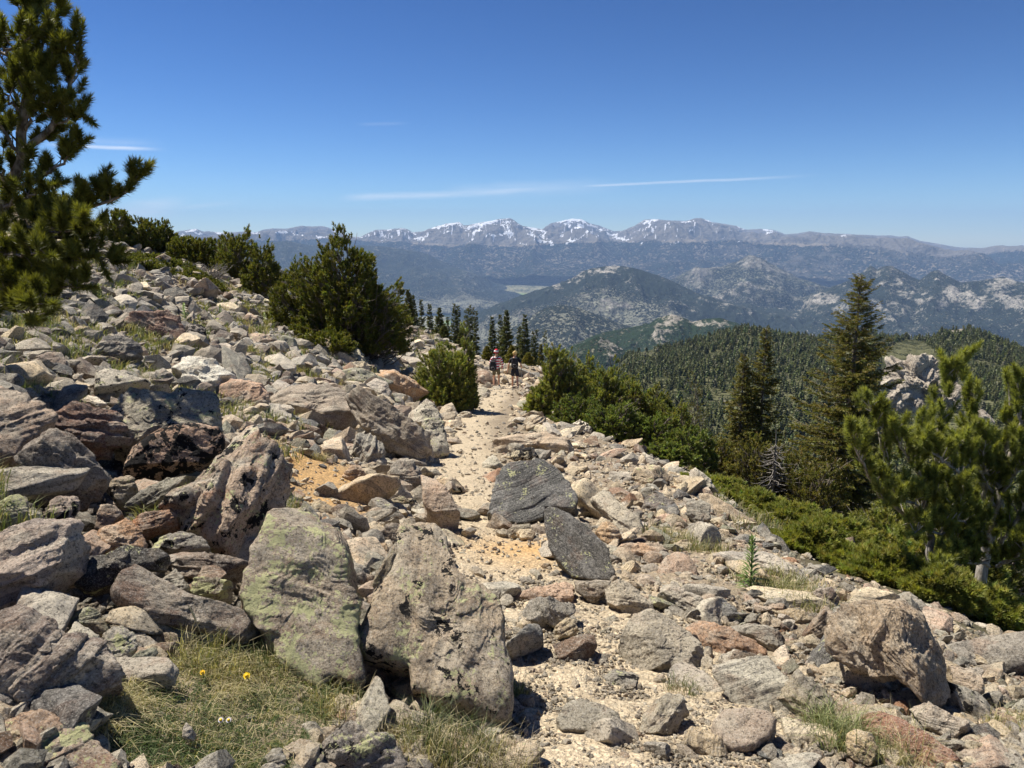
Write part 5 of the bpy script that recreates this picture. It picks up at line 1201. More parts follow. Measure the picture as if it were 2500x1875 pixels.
# -- thicket right of the trail
R_ = lambda x, y: zpx('R1', [(x, y)])[0]
THICK = [ # px(src), top y, dist, half width, depth ratio, n, style, label
 (1350, 815, 24, 30, 1.0, 420, 'p', 'golden tipped limber pine right of the two hikers'),
 (1385, 870, 24, 52, .8, 560, 'p', 'spreading pine below the golden tipped limber pine'),
 (1318, 925, 22, 30, .8, 300, 'p', 'low pine bough beside the trail rim near the hikers'),
 (1430, 855, 26, 30, 1.0, 380, 'p', 'olive pine with three upright tips right of the golden tipped one'),
 (1480, 880, 25, 50, .8, 600, 'p', 'dense pine in the middle of the thicket right of the hikers'),
 (1540, 903, 26, 50, .8, 560, 'p', 'bushy pine with pale tips at the right shoulder of the thicket'),
 (1600, 930, 26, 45, .9, 520, 'p', 'pine sloping down to the right end of the thicket'),
 (1650, 968, 25, 42, .9, 460, 'p', 'drooping low pine at the right end of the thicket'),
 (1420, 955, 20, 60, .6, 560, 'm', 'bright green spruce mat on the rim of the rubble near the thicket'),
 (1500, 975, 19, 66, .6, 680, 'm', 'dense bright green mat spreading below the thicket'),
 (1590, 1000, 19, 66, .6, 680, 'm', 'bright green mat of cushions at the right foot of the thicket'),
 (1680, 1035, 18, 62, .6, 620, 'm', 'bright green mat left of the two slim spruces'),
 (1640, 1080, 16, 60, .5, 560, 'm', 'low green mat touching the rubble rim below the slim spruces'),
 (1750, 1060, 19, 60, .7, 560, 's', 'ragged spruce skirt around the slim spruces'),
 (1850, 1070, 18, 62, .7, 600, 's', 'ragged olive spruce skirt left of the tall spruce'),
 (1930, 1080, 18, 60, .7, 560, 's', 'olive spruce skirt at the foot of the tall spruce'),
 (2010, 1100, 17, 62, .7, 560, 's', 'yellowish spruce skirt in front of the tall spruce'),
 (1760, 1190, 12.5, 62, .6, 560, 'b', 'bright yellow green pine mat beside the upright grey and white rock'),
 (1850, 1210, 12, 70, .6, 700, 'b', 'bright yellow green pine mat in front of the olive spruce skirt'),
 (1950, 1235, 11.5, 76, .6, 800, 'b', 'broad yellow green pine mat below the tall spruce'),
 (2060, 1260, 11, 80, .6, 860, 'b', 'broad yellow green pine mat left of the near limber pine'),
 (1990, 1325, 8.6, 70, .5, 520, 'b', 'low pine boughs reaching over the long smooth grey slab'),
 (2120, 1340, 8.4, 85, .6, 820, 'b', 'thick low pine boughs above the huge rounded boulder'),
 (2450, 1190, 12, 90, .7, 800, 'b', 'tall pine thicket at the right edge behind the near limber pine'), (2300, 1190, 12, 90, .7, 800, 'b', 'tall pine thicket right of the tall spruce foot'), (2190, 1215, 12, 80, .7, 700, 'b', 'pine thicket between the tall spruce and the near limber pine'),
 (2330, 1380, 7.6, 90, .6, 700, 'b', 'sunlit pine boughs around the trunk of the near limber pine'),
 (2250, 1300, 9, 85, .7, 820, 'b', 'thick pine boughs under the near limber pine'),
 (2390, 1300, 8.6, 90, .7, 820, 'b', 'dense pine boughs at the right edge'),
 (2210, 1455, 6.6, 80, .5, 620, 'b', 'dark green pine bough hanging right of the huge rounded boulder'),
 (2350, 1500, 6.2, 80, .5, 620, 'b', 'pine bough reaching down toward the rocks in the lower right'),
 (2470, 1440, 6.4, 80, .6, 620, 'b', 'pine bough in deep shade at the lower right edge'),
 (1700, 905, 40, 30, .8, 220, 's', 'dark small conifers beyond the right end of the thicket'),
]
for px_, tp_, ds_, hw_, dr_, n_, st_, lb_ in THICK:
    b = at(px_, 1000, ds_); h = max(.30, top_h(b, tp_ + (14 if st_ == 'p' else 6)) * .95); rx = hw_ / FPX * ds_ * 1.15
    near = 12 / ds_
    kw = dict(p=dict(mat=M_PINEL, nl=.075, nw=.015, per=40, Ls=.22, trunk=.05), m=dict(mat=M_MAT, nl=.05, nw=.015, per=34, Ls=.14, trunk=.03, up=.1), s=dict(mat=M_SPRUCE, nl=.05, nw=.013, per=34, Ls=.16, trunk=.03, up=.15, dead=9), b=dict(mat=M_PINEL, nl=.06, nw=.008, per=64, Ls=.17, trunk=.03))[st_]
    nm = dict(p='pine_tree', m='spruce_mat', s='spruce_shrub', b='pine_mat')[st_]
    shrub_pine(nm, lb_, 'pine tree' if st_ == 'p' else 'shrub', b, rx, rx * dr_ * 1.1, h, int(n_ * 1.25), int(px_ * 3 + tp_), power=.6, group='krummholz right of the trail', **kw)
# slim spruces and the tall spruce
for px_, tp_, ds_, hw_, sd_, lb_, wh in [(1814, 865, 23, 34, 201, 'left and shorter of the two slim spruces in the thicket', 40), (1868, 800, 23, 34, 202, 'right and taller of the two slim spruces in the thicket', 46)]:
    b = at(px_, tp_ + 60, ds_); h = top_h(b, tp_); spruce('spruce_tree', lb_, 'spruce tree', b, h, hw_ / FPX * ds_ * 1.5, sd_, M_SPRUCE, whorls=wh, per_w=8, nl=.055, nw=.019, per=20, twig=.14, ragged=.5, dens=2.6)
b = at(2092, 800, 19); h = top_h(b, 672)
spruce('spruce_tree', 'tallest spruce with a bare pointed tip standing over the right thicket', 'spruce tree', b, h, 100 / FPX * 19 * 1.45, 203, M_SPRUCE, whorls=62, per_w=10, nl=.055, nw=.017, per=24, twig=.16, ragged=.55, trunk=.11, dens=2.8)
b = at(1890, 1130, 17.5)
rg_ = np.random.default_rng(6); tw = []
for k in range(90):
    a = rg_.uniform(0, 2 * math.pi); z0 = rg_.uniform(.2, 1.6); L_ = (1.9 - z0) * rg_.uniform(.3, .7)
    s0 = b + [0, 0, z0]; e_ = s0 + [math.cos(a) * L_, math.sin(a) * L_, rg_.uniform(-.15, .1)]
    tw.append((curve(s0, e_, rg_, .08, 5, sag=.1), np.linspace(.010, .004, 5)))
tw.append((np.array([b, b + [0.03, 0, 1.0], b + [0, 0, 1.9]]), np.array([.035, .025, .008])))
V, F = tubes(tw, 4); o = mesh_np('dead_spruce', V, F, M_DEAD, loc=b); tag(o, 'dead grey spruce with bare twigs between the slim spruces and the tall one', 'dead tree')

# -- near limber pines with traced limbs
def limb_pine(name, label, base, limbs, depth, seed, mat, wm, nl=.055, nw=.0035, per=190, step=.12, sub=(.14, .30), Ls=(.14, .24), spread=.5, thick=1.0, dj=.35, group=None, upb=.55, dens=1.0):
    """limbs: list of (pixel path, radius0, radius1, depth at start, depth at end)"""
    rg = np.random.default_rng(seed); wood = []; P, D, L, T = [], [], [], []
    for path, r0, r1, d0, d1 in limbs:
        path = np.array(path, float); u = np.concatenate([[0], np.cumsum(np.linalg.norm(np.diff(path, axis=0), axis=1))]); u /= u[-1]
        m = 14; uu = np.linspace(0, 1, m); xx = np.interp(uu, u, path[:, 0]); yy = np.interp(uu, u, path[:, 1])
        pts = np.array([px_dir(x, y) / px_dir(x, y)[1] * (d0 + (d1 - d0) * q) + [0, 0, EYE] for x, y, q in zip(xx, yy, uu)])
        pts[1:-1] += rg.normal(size=(m - 2, 3)) * .012
        wood.append((pts, np.linspace(r0, r1, m)))
        seglen = np.linalg.norm(np.diff(pts, axis=0), axis=1).sum(); nb = max(3, int(seglen / step * dens))
        for k in range(nb):
            q = (k + rg.random()) / nb; q = .12 + .88 * q; i = min(m - 2, int(q * (m - 1))); f = q * (m - 1) - i
            p0 = pts[i] * (1 - f) + pts[i + 1] * f; tdir = norm(pts[i + 1] - pts[i])
            sd = norm(rg.normal(size=3)); dr = norm(tdir * .55 + sd * .8 + np.array([0, 0, upb]))
            sl = rg.uniform(*sub) * (1.25 - .6 * q) ; p1 = p0 + dr * sl
            wood.append((curve(p0, p1, rg, .05, 4), np.linspace(max(.004, r1 * .8), .004, 4)))
            for z in range(2 if rg.random() < .55 else 1):
                l_ = rg.uniform(*Ls); dd = norm(dr * .6 + np.array([0, 0, upb * 1.1]) + rg.normal(size=3) * .3)
                P.append(p1 - dd * l_ * .25); D.append(dd); L.append(l_); T.append(rg.uniform(.75, 1.25))
        td = norm(pts[-1] - pts[-3])
        for z in range(2):
            l_ = Ls[1] * 1.2; P.append(pts[-1] - td * l_ * (.3 + .9 * z)); D.append(td); L.append(l_); T.append(1.15)
    P = np.array(P); D = np.array(D); L = np.array(L); T = np.array(T)[:, None] * np.ones((1, 3))
    V, F, C = needles(P, D, L, rg, per, nl, nw, ang=(35, 75), tint=T)
    return mk_tree(name, label, 'pine tree', base, wood, (V, F, C), wm, mat, group, sides=8)
q2 = lambda *pts: [(x * .4522, y * .4522) for x, y in pts]   # the zoom of the upper left corner, 2.2114 x
LB = at(-60, 960, 7.1)
D0 = 7.1
limbs = [
 (q2((-120, 1560), (-60, 1300), (20, 1100), (90, 950), (115, 830), (120, 650), (150, 500), (160, 350), (150, 150), (140, -80), (120, -300)), .065, .016, D0, D0),
 (q2((115, 850), (190, 780), (270, 690), (340, 600), (380, 480), (410, 360), (435, 220)), .035, .008, D0, D0 - .25),
 (q2((60, 1050), (150, 990), (260, 930), (350, 880), (430, 790)), .024, .006, D0, D0 - .4),
 (q2((130, 700), (170, 620), (220, 570), (300, 520)), .014, .005, D0, D0 - .3),
 (q2((250, 720), (330, 660), (420, 620), (470, 640)), .014, .005, D0, D0 - .3),
 (q2((-60, 1330), (120, 1280), (300, 1220), (420, 1180), (510, 1110), (600, 1080), (690, 1020), (745, 950)), .03, .007, D0, D0 - .5),
 (q2((-60, 1350), (60, 1330), (250, 1290), (420, 1290), (500, 1330), (560, 1440)), .022, .006, D0, D0 - .6),
 (q2((480, 1130), (530, 1060), (560, 1010)), .010, .005, D0 - .3, D0 - .4),
 (q2((-100, 1480), (60, 1440), (240, 1430), (400, 1400), (470, 1390)), .022, .006, D0, D0 - .6),
 (q2((-100, 1540), (60, 1540), (200, 1560), (350, 1560), (460, 1550)), .02, .006, D0, D0 - .8),
 (q2((-100, 1590), (60, 1610), (180, 1640), (260, 1640)), .018, .006, D0, D0 - 1.0),
 (q2((155, 330), (220, 260), (290, 190), (310, 90)), .016, .006, D0, D0 - .2),
 (q2((150, 240), (200, 120), (230, 20), (250, -80)), .016, .006, D0, D0 + .2),
 (q2((160, 420), (230, 380), (290, 330), (300, 250)), .014, .006, D0, D0 - .3),
 (q2((-80, 330), (20, 280), (110, 230), (170, 190)), .018, .008, D0 - .1, D0 - .3),
 (q2((115, 640), (60, 560), (10, 500), (-30, 420)), .016, .006, D0, D0 - .3),
 (q2((110, 830), (40, 730), (-20, 640), (-60, 540)), .02, .006, D0, D0 - .3),
 (q2((60, 1020), (-10, 900), (-60, 780)), .02, .006, D0, D0 - .3),
 (q2((20, 1120), (110, 1080), (190, 1050), (260, 1010)), .014, .006, D0, D0 - .4),
 (q2((-60, 1280), (60, 1190), (180, 1150), (290, 1150)), .016, .006, D0, D0 + .3),
 (q2((120, 620), (60, 420), (0, 300), (-20, 180)), .016, .006, D0, D0 + .3),
 (q2((150, 480), (220, 430), (260, 420)), .012, .005, D0, D0 - .3),
 (q2((100, 1250), (230, 1240), (360, 1250), (480, 1220)), .014, .006, D0 - .1, D0 - .9),
 (q2((-60, 1450), (80, 1380), (220, 1340), (340, 1340)), .014, .006, D0, D0 + .5),
 (q2((-60, 1500), (60, 1490), (200, 1470), (330, 1470)), .014, .006, D0, D0 - .5), (q2((-60, 1400), (60, 1380), (160, 1360), (260, 1380)), .014, .006, D0, D0 - .9),
 (q2((-60, 1640), (40, 1650), (120, 1690), (180, 1720)), .014, .006, D0, D0 - .9), (q2((300, 1240), (380, 1180), (430, 1120), (440, 1060)), .012, .006, D0 - .3, D0 - .5),
]
limb_pine('limber_pine', 'large near limber pine filling the left edge of the view', LB, limbs, D0, 51, M_PINE, M_BARK, nl=.078, nw=.0075, per=230, step=.070, sub=(.05, .22), Ls=(.09, .16))
rr = lambda *pts: [(1600 + x * .40687, 650 + y * .40687) for x, y in pts]
DR = 7.6
RB = at(2400, 1300, DR)
limbs = [
 (rr((1950, 1900), (1990, 1700), (2050, 1450), (2080, 1200), (2120, 1000), (2130, 850), (2120, 690)), .06, .014, DR, DR),
 (rr((1950, 1560), (1900, 1490), (1800, 1420), (1720, 1350), (1640, 1280)), .035, .010, DR, DR - .3),
 (rr((1640, 1850), (1660, 1600), (1620, 1400), (1600, 1230), (1600, 1100), (1595, 950)), .04, .008, DR - .5, DR - .4),
 (rr((1560, 1530), (1440, 1440), (1330, 1340), (1270, 1240), (1210, 1130), (1170, 1000)), .022, .006, DR - .3, DR - .9),
 (rr((1690, 1300), (1700, 1100), (1695, 1000), (1710, 890), (1730, 760), (1740, 640)), .022, .012, DR - .2, DR - .2),
 (rr((1730, 780), (1790, 700), (1830, 620), (1855, 570)), .012, .007, DR - .2, DR - .2),
 (rr((1900, 1320), (1780, 1210), (1680, 1130), (1600, 1080)), .02, .007, DR - .3, DR - .8),
 (rr((1400, 1250), (1360, 1060), (1330, 950), (1300, 830)), .014, .006, DR - .6, DR - .7),
 (rr((2000, 1500), (1950, 1200), (1900, 1000), (1890, 850), (1910, 760)), .024, .008, DR, DR - .1),
 (rr((2100, 1200), (2180, 1000), (2190, 850), (2200, 700)), .024, .008, DR - .1, DR - .2),
 (rr((2120, 1300), (2250, 1100), (2300, 900), (2330, 700)), .03, .010, DR, DR),
 (rr((2050, 1450), (1980, 1300), (1960, 1150), (1990, 1000)), .018, .006, DR, DR - .5),
 (rr((1600, 1300), (1530, 1180), (1460, 1080), (1440, 980)), .014, .006, DR - .4, DR - .8),
 (rr((2000, 1750), (1850, 1650), (1700, 1600), (1550, 1600)), .022, .007, DR, DR - 1.0),
 (rr((2050, 1700), (2150, 1550), (2220, 1400), (2280, 1300)), .022, .007, DR, DR - .6),
 (rr((2020, 1650), (1920, 1560), (1820, 1530), (1740, 1520)), .02, .007, DR, DR - .8),
 (rr((2080, 1350), (2000, 1250), (1900, 1200), (1820, 1060)), .02, .007, DR, DR - .6),
 (rr((2060, 1400), (2130, 1300), (2180, 1200), (2240, 1180)), .02, .007, DR, DR - .5),
 (rr((1650, 1500), (1540, 1420), (1450, 1390), (1380, 1420)), .016, .006, DR - .5, DR - 1.0),
 (rr((1660, 1600), (1760, 1480), (1830, 1400), (1860, 1300)), .016, .006, DR - .5, DR - .9),
 (rr((2000, 1800), (1900, 1780), (1780, 1790), (1680, 1830)), .02, .007, DR - .2, DR - 1.3),
 (rr((2050, 1800), (2150, 1750), (2230, 1700)), .02, .007, DR - .2, DR - .9),
]
limb_pine('limber_pine', 'near limber pine with upright bottle brush tips at the right edge', RB, limbs, DR, 52, leaf_mat('bright limber pine needles', (.235, .255, .072), trans=.38), M_PALEBARK, nl=.062, nw=.0066, per=185, step=.034, sub=(.05, .23), Ls=(.08, .16), upb=.8)  # brighter yellow green needle colour for this tree
# ------------------------------------------------------------------ forested hill: conifers
def far_conifer(seed, h=1.0, w=.2, n=110, taper=1.0):
    rg = np.random.default_rng(seed); u = rg.random(n) ** .9
    a = rg.uniform(0, 2 * math.pi, n); r = w * (1 - u) ** taper * rg.uniform(.35, 1.1, n) + .01
    P = np.stack([np.cos(a) * r, np.sin(a) * r, (.08 + .90 * u) * h], -1)
    d = norm(np.stack([np.cos(a), np.sin(a), rg.uniform(-.5, .3, n)], -1)); sd = norm(np.cross(d, rg.normal(size=(n, 3))))
    s = (.08 + .07 * (1 - u))[:, None] * .8 * w / .2 ** 1
    s = s * .95
    V = np.stack([P - sd * s - d * s * .6, P + sd * s - d * s * .6, P + d * s * 1.4 - np.array([0, 0, .03])], 1).reshape(-1, 3)
    top = np.array([[.012, 0, .88], [-.012, .006, .88], [0, 0, 1.03]]) * h; V = np.concatenate([V, top])
    F = np.arange(len(V)).reshape(-1, 3); c = np.repeat(rg.uniform(.7, 1.3, len(F)), 3)[:, None] * np.ones((1, 3))
    return V, F, c
SH = [far_conifer(s, 1.0, w_, 105, tp) for s, w_, tp in [(1, .15, .8), (2, .19, .7), (3, .13, .9), (4, .24, .55), (5, .17, .7), (6, .28, .5)]]
rgf = np.random.default_rng(77)
OUT_PX = [(2222, 905, 75), (2310, 990, 80)]
def forest_points(n):
    az = rgf.uniform(R(-4), R(44), n); r = np.sqrt(rgf.uniform(190 ** 2, 1500 ** 2, n)); m_ = n // 9; r[:m_] = rgf.uniform(80, 240, m_); az[:m_] = rgf.uniform(R(6), R(46), m_)
    x, y = np.sin(az) * r, np.cos(az) * r; z = H(x, y); P = np.stack([x, y, z], -1)
    Rc = 950 + 150 * sst(az, .2, .6)
    k = fbm2(x, y, 55, 3, 12.) + .5 * fbm2(x, y, 18, 2, 3.)
    keep = (r < Rc + 60) & (az > .03) & (r > 78) & (k > -.42)
    keep |= (az <= .06) & (r < 1500) & (k > -.3) & (r > 150)
    px, py = world_to_px(P)
    for (a, b, c) in [(2325, 800, 34), (1580, 862, 20), (1720, 822, 12), (1770, 985, 22)]:
        keep &= ~((np.hypot(px - a, (py - b) * 1.8) < c) & (rgf.random(n) < .85))
    for (a, b, c) in OUT_PX: keep &= ~((np.hypot(px - a, (py - b)) < c))
    keep &= (px > 700) & (px < 2900)
    return P[keep], r[keep], px[keep], py[keep]
Pf, rf, pxf, pyf = forest_points(42000)
order = np.argsort(rf); Pf, rf, pxf, pyf = Pf[order], rf[order], pxf[order], pyf[order]
hts = rgf.uniform(3.5, 8.6, len(Pf)) * np.interp(rf, [34, 80, 150, 400, 900], [.32, .42, .6, .85, 1.0])
var = rgf.integers(0, 6, len(Pf)); rotf = rgf.uniform(0, 2 * math.pi, len(Pf)); tintf = rgf.uniform(.6, 1.35, len(Pf))[:, None] * (1 + rgf.normal(size=(len(Pf), 3)) * [.06, .04, .06])
grey_ = rgf.random(len(Pf)) < .03; tintf[grey_] = np.array([1.5, 1.3, 2.3]) * rgf.uniform(.8, 1.3, (int(grey_.sum()), 1))
hts *= 1 + .28 * fbm2(Pf[:, 0], Pf[:, 1], 38, 3, 31.)
# the nearest in view stand as trees of their own
inview = (pxf > 1350) & (pxf < 2500) & (pyf > 800) & (pyf < 1060)
own = np.where(inview)[0][:235]
m_own = []
for k in range(6):
    V, F, c = SH[k]; o = mesh_np('conifer', V, F, M_FAR, smooth=False, cols={'tint': c}); m_own.append(o.data); bpy.data.objects.remove(o)
for i in own:
    o = bpy.data.objects.new('conifer', m_own[var[i]]); link(o); o.location = Pf[i].tolist(); o.scale = (hts[i],) * 3; o.rotation_euler = (0, 0, rotf[i])
    tag(o, 'dark conifer in the dense forest on the lower flank of the near rounded hill', 'conifer', 'conifers on the near forested hill')
rest = np.setdiff1d(np.arange(len(Pf)), own)
pv, fv, cv, off = [], [], [], 0
for k in range(6):
    q = rest[var[rest] == k]; V, F, c = SH[k]
    ca, sa = np.cos(rotf[q])[:, None], np.sin(rotf[q])[:, None]; hh = hts[q][:, None]
    X = (V[None, :, 0] * ca - V[None, :, 1] * sa) * hh + Pf[q, 0:1]; Y = (V[None, :, 0] * sa + V[None, :, 1] * ca) * hh + Pf[q, 1:2]; Z = V[None, :, 2] * hh + Pf[q, 2:3]
    pv.append(np.stack([X, Y, Z], -1).reshape(-1, 3)); fv.append((F[None] + (np.arange(len(q)) * len(V))[:, None, None]).reshape(-1, 3) + off); off += len(q) * len(V)
    cv.append((c[None] * tintf[q][:, None, :]).reshape(-1, 3))
tag(mesh_np('forest', np.concatenate(pv), np.concatenate(fv), M_FAR, smooth=False, cols={'tint': np.concatenate(cv)}), kind='stuff')

# -- the granite crags on the hill
def crag(name, label, pts_px, dist, seed, col, th=(.3, .7), tilt=25):
    px = np.array(pts_px); 
    hero(name, label, 'rock outcrop', 'S', pts_px, col, 'granite', tilt=tilt, th=th, sub=6, seed=seed, strata=-30, ledge=.035, rough=.10, dist=dist, power=2.6, cuts=0)
    HERO_PX.pop()
CRAGM = rock_mat('weathered crag granite', band=0, rust=.1, pale=.4)
_t = NT(CRAGM.node_tree); 
for n_ in _t.n:
    if n_.type == 'TEX_NOISE': n_.inputs['Scale'].default_value *= .03
    if n_.type == 'BUMP': n_.inputs['Distance'].default_value *= 25
ROCK['granite_far'] = CRAGM
def crag2(label, zone, poly, dist, seed, tilt=30):
    o = hero('rock_outcrop', label, 'rock outcrop', zone, poly, (.235, .212, .18), 'granite_far', tilt=tilt, th=(.25, .6), sub=6, seed=seed, strata=-35, ledge=.05, rough=.15, dist=dist, power=2.8, cuts=3)
    HERO_PX.pop(); return o
crag2('domed grey granite crag rising from the forested hill at the right', 'R1', [(1370, 720), (1400, 640), (1430, 590), (1450, 540), (1520, 510), (1590, 520), (1680, 570), (1760, 600), (1790, 660), (1760, 740), (1700, 800), (1640, 860), (1560, 890), (1500, 850), (1400, 760)], 420, 3.1)
crag2('lower granite buttress right of the domed crag', 'R1', [(1700, 700), (1780, 680), (1850, 720), (1890, 770), (1900, 850), (1980, 880), (2030, 940), (1950, 960), (1850, 900), (1760, 850)], 415, 5.2)

# ------------------------------------------------------------------ grass
def blades(P, rg, h, wd, per, spread, lean=.6, tint=None, var=.25, curl=1.0):
    """P (n,3) roots of tufts -> blades of two segments (quads as 4 triangles)"""
    n = len(P); a = rg.uniform(0, 2 * math.pi, (n, per)); r = spread * np.sqrt(rg.random((n, per)))
    b = P[:, None] + np.stack([np.cos(a) * r, np.sin(a) * r, a * 0], -1)
    hh = (h if np.ndim(h) else np.full(n, h))[:, None] * rg.uniform(.45, 1.15, (n, per))
    a2 = a + rg.normal(0, .9, (n, per)); ln = lean * rg.uniform(.1, 1.0, (n, per))
    out = np.stack([np.cos(a2), np.sin(a2), a * 0], -1)
    p1 = b + out * (hh * ln * .35)[..., None] + np.array([0, 0, 1.0]) * (hh * .6)[..., None]
    p2 = b + out * (hh * ln * (.9 + .4 * curl))[..., None] + np.array([0, 0, 1.0]) * (hh * (1.0 - .35 * curl * ln))[..., None]
    a3 = rg.uniform(0, 2 * math.pi, (n, per)); sd = np.stack([np.cos(a3), np.sin(a3), a3 * 0], -1) * wd * .5
    V = np.stack([b - sd, b + sd, p1 + sd * .7, p1 - sd * .7, p2], 2)
    idx = np.array([[0, 1, 2], [0, 2, 3], [3, 2, 4]])
    m = n * per; F = (idx[None] + (np.arange(m) * 5)[:, None, None]).reshape(-1, 3)
    tn = tint if tint is not None else np.ones((n, 3)); c = tn[:, None] * rg.uniform(1 - var, 1 + var, (n, per, 1))
    return V.reshape(-1, 3), F, np.repeat(c.reshape(-1, 3), 5, 0)
STRAW, GREEN, DARKG, OLIVE = np.array([.50, .43, .25]), np.array([.15, .18, .075]), np.array([.06, .085, .03]), np.array([.26, .26, .10])
def colmix(rg, n, cols, w_):
    k = rg.choice(len(cols), n, p=w_); return np.array(cols)[k]
def tuft(label, P, h, rg_seed, n=60, per=10, spread=.1, wd=.004, cols=(STRAW, GREEN), w_=(.5, .5), lean=.7, name='grass_tuft'):
    rg = np.random.default_rng(rg_seed); P = np.asarray(P)
    a = rg.uniform(0, 2 * math.pi, n); r = spread * np.sqrt(rg.random(n)); Q = np.stack([P[0] + np.cos(a) * r, P[1] + np.sin(a) * r, a * 0], -1); Q[:, 2] = H(Q[:, 0], Q[:, 1]) + (P[2] - H(P[0:1], P[1:2])[0])
    V, F, C = blades(Q, rg, h * .72 * rg.uniform(.5, 1.2, n), wd, max(4, int(per * .6)), spread * .3, lean * 1.35, colmix(rg, n, cols, w_) * rg.uniform(.6, 1.3, (n, 1)))
    o = mesh_np(name, V, F, M_GRASS, smooth=False, cols={'tint': C}, loc=P); return tag(o, label, 'grass tuft', 'grass tufts among the rocks')
z1 = lambda x, y: zpx('Z1', [(x, y)])[0]
def zhit(zone, x, y): q = zpx(zone, [(x, y)])[0]; return hit(q[0], min(q[1], 1874))
tuft('tall dry grass tuft with a seed head on top of the flowery mound', zhit('Z1', 1210, 1080), .20, 1, 70, 12, .13, .003, (STRAW, OLIVE, GREEN), (.5, .3, .2))
tuft('green and straw tuft leaning right at the foot of the upright lichen boulder', zhit('Z1', 1560, 1090), .15, 2, 50, 12, .10, .003, (STRAW, GREEN), (.5, .5))
tuft('spiky straw tuft below the dark gap between the two tall boulders', zhit('Z2', 60, 1330), .17, 3, 60, 12, .12, .003, (STRAW, GREEN), (.6, .4))
tuft('dark green grass clump at the base of the largest boulder', zhit('Z2', 700, 1560), .24, 4, 110, 14, .15, .003, (GREEN, DARKG, STRAW), (.5, .3, .2))
tuft('dry straw grass clump on the right side under the largest boulder', zhit('Z2', 930, 1640), .18, 5, 100, 14, .16, .003, (STRAW, (.36, .30, .22), OLIVE), (.5, .4, .1))
tuft('pale straw tuft left of the dark green clump under the largest boulder', zhit('Z2', 480, 1560), .15, 6, 70, 12, .13, .003, (STRAW, (.40, .34, .22)), (.6, .4))
tuft('thin green grass behind the right side of the largest boulder', zhit('Z2', 1080, 1250), .12, 7, 40, 10, .06, .003, (GREEN, STRAW), (.6, .4))
tuft('bright green tuft of long blades beside the tan block', zhit('Z3', 1060, 1510), .26, 8, 110, 13, .13, .0035, (np.array([.30, .33, .15]), GREEN, STRAW), (.5, .3, .2), lean=.8)
tuft('straw coloured tuft on the rusty red slab right of the tan block', zhit('Z3', 1330, 1560), .22, 9, 80, 12, .16, .003, (STRAW, OLIVE, GREEN), (.5, .3, .2), lean=.9)
tuft('small brown and green tuft below the broad low grey slab', zhit('Z3', 160, 1210), .10, 10, 50, 10, .09, .003, (GREEN, (.3, .22, .12)), (.5, .5))
tuft('dry grass tuft hanging on the orange earth bank', zhit('Z4', 1920, 1040), .16, 11, 60, 10, .09, .004, (STRAW, (.40, .34, .22)), (.6, .4), lean=1.0)
tuft('grass strip left of the leafy green plant', zhit('Z3', 230, 400), .18, 12, 90, 10, .30, .005, (STRAW, OLIVE, GREEN), (.45, .3, .25))
tuft('upper end of the grass strip near the flat blackish slab', zhit('Z3', 110, 330), .18, 13, 90, 10, .28, .005, (STRAW, OLIVE, GREEN), (.45, .3, .25))
tuft('olive grass band right of the leafy green plant', zhit('Z3', 700, 600), .18, 14, 110, 10, .30, .005, (STRAW, OLIVE, GREEN), (.35, .35, .3))
tuft('olive grass band left of the pointed purplish rock', zhit('Z3', 830, 700), .18, 15, 90, 10, .25, .005, (STRAW, OLIVE, GREEN), (.35, .35, .3))
tuft('yellowish grass at the lower right edge beneath the pine', zhit('Z3', 2050, 1430), .12, 16, 60, 10, .16, .004, (STRAW, OLIVE), (.5, .5))
tuft('bright sunlit grass patch at the left edge by the round boulder', zhit('Z4', 70, 560), .22, 17, 240, 12, .50, .004, (np.array([.22, .27, .10]), GREEN, STRAW), (.5, .25, .25), name='grass_patch')
tuft('grass patch spilling down beside the overhanging boulder at the left', zhit('Z4', 250, 650), .16, 18, 120, 12, .28, .004, (np.array([.22, .27, .10]), GREEN, STRAW), (.4, .25, .35), name='grass_patch')
# grass of the flowery mound and on the slope: nobody could count it
rgg = np.random.default_rng(9)
x = rgg.uniform(150, 900, 5200); y = rgg.uniform(1540, 2150, 5200); okk = in_poly(x, y, GRASSY[0]) | (y > 1874) & (x > 290) & (x < 700)
Pg, ok2 = hits(x[okk], y[okk]); Pg = Pg[ok2]
moss = fbm2(Pg[:, 0], Pg[:, 1], .35, 3, 2.) + .6 * np.exp(-((Pg[:, 0] + .75) ** 2 + (Pg[:, 1] - 2.6) ** 2) / .12)
straw_ = rgg.random(len(Pg)) < .22
moss = np.where(straw_, -1, moss)
cols = np.where((moss > .12)[:, None], DARKG * [1.1, 1.2, 1.0] * rgg.uniform(.7, 1.5, (len(Pg), 1)), colmix(rgg, len(Pg), [STRAW, (.46, .39, .22), OLIVE, GREEN], (.42, .33, .15, .10)))
hg = np.where(moss > .12, .030, .055) * rgg.uniform(.6, 1.3, len(Pg))
V1, F1, C1 = blades(Pg, rgg, hg * .62, .0030, 14, .05, 2.2, cols, curl=1.8)
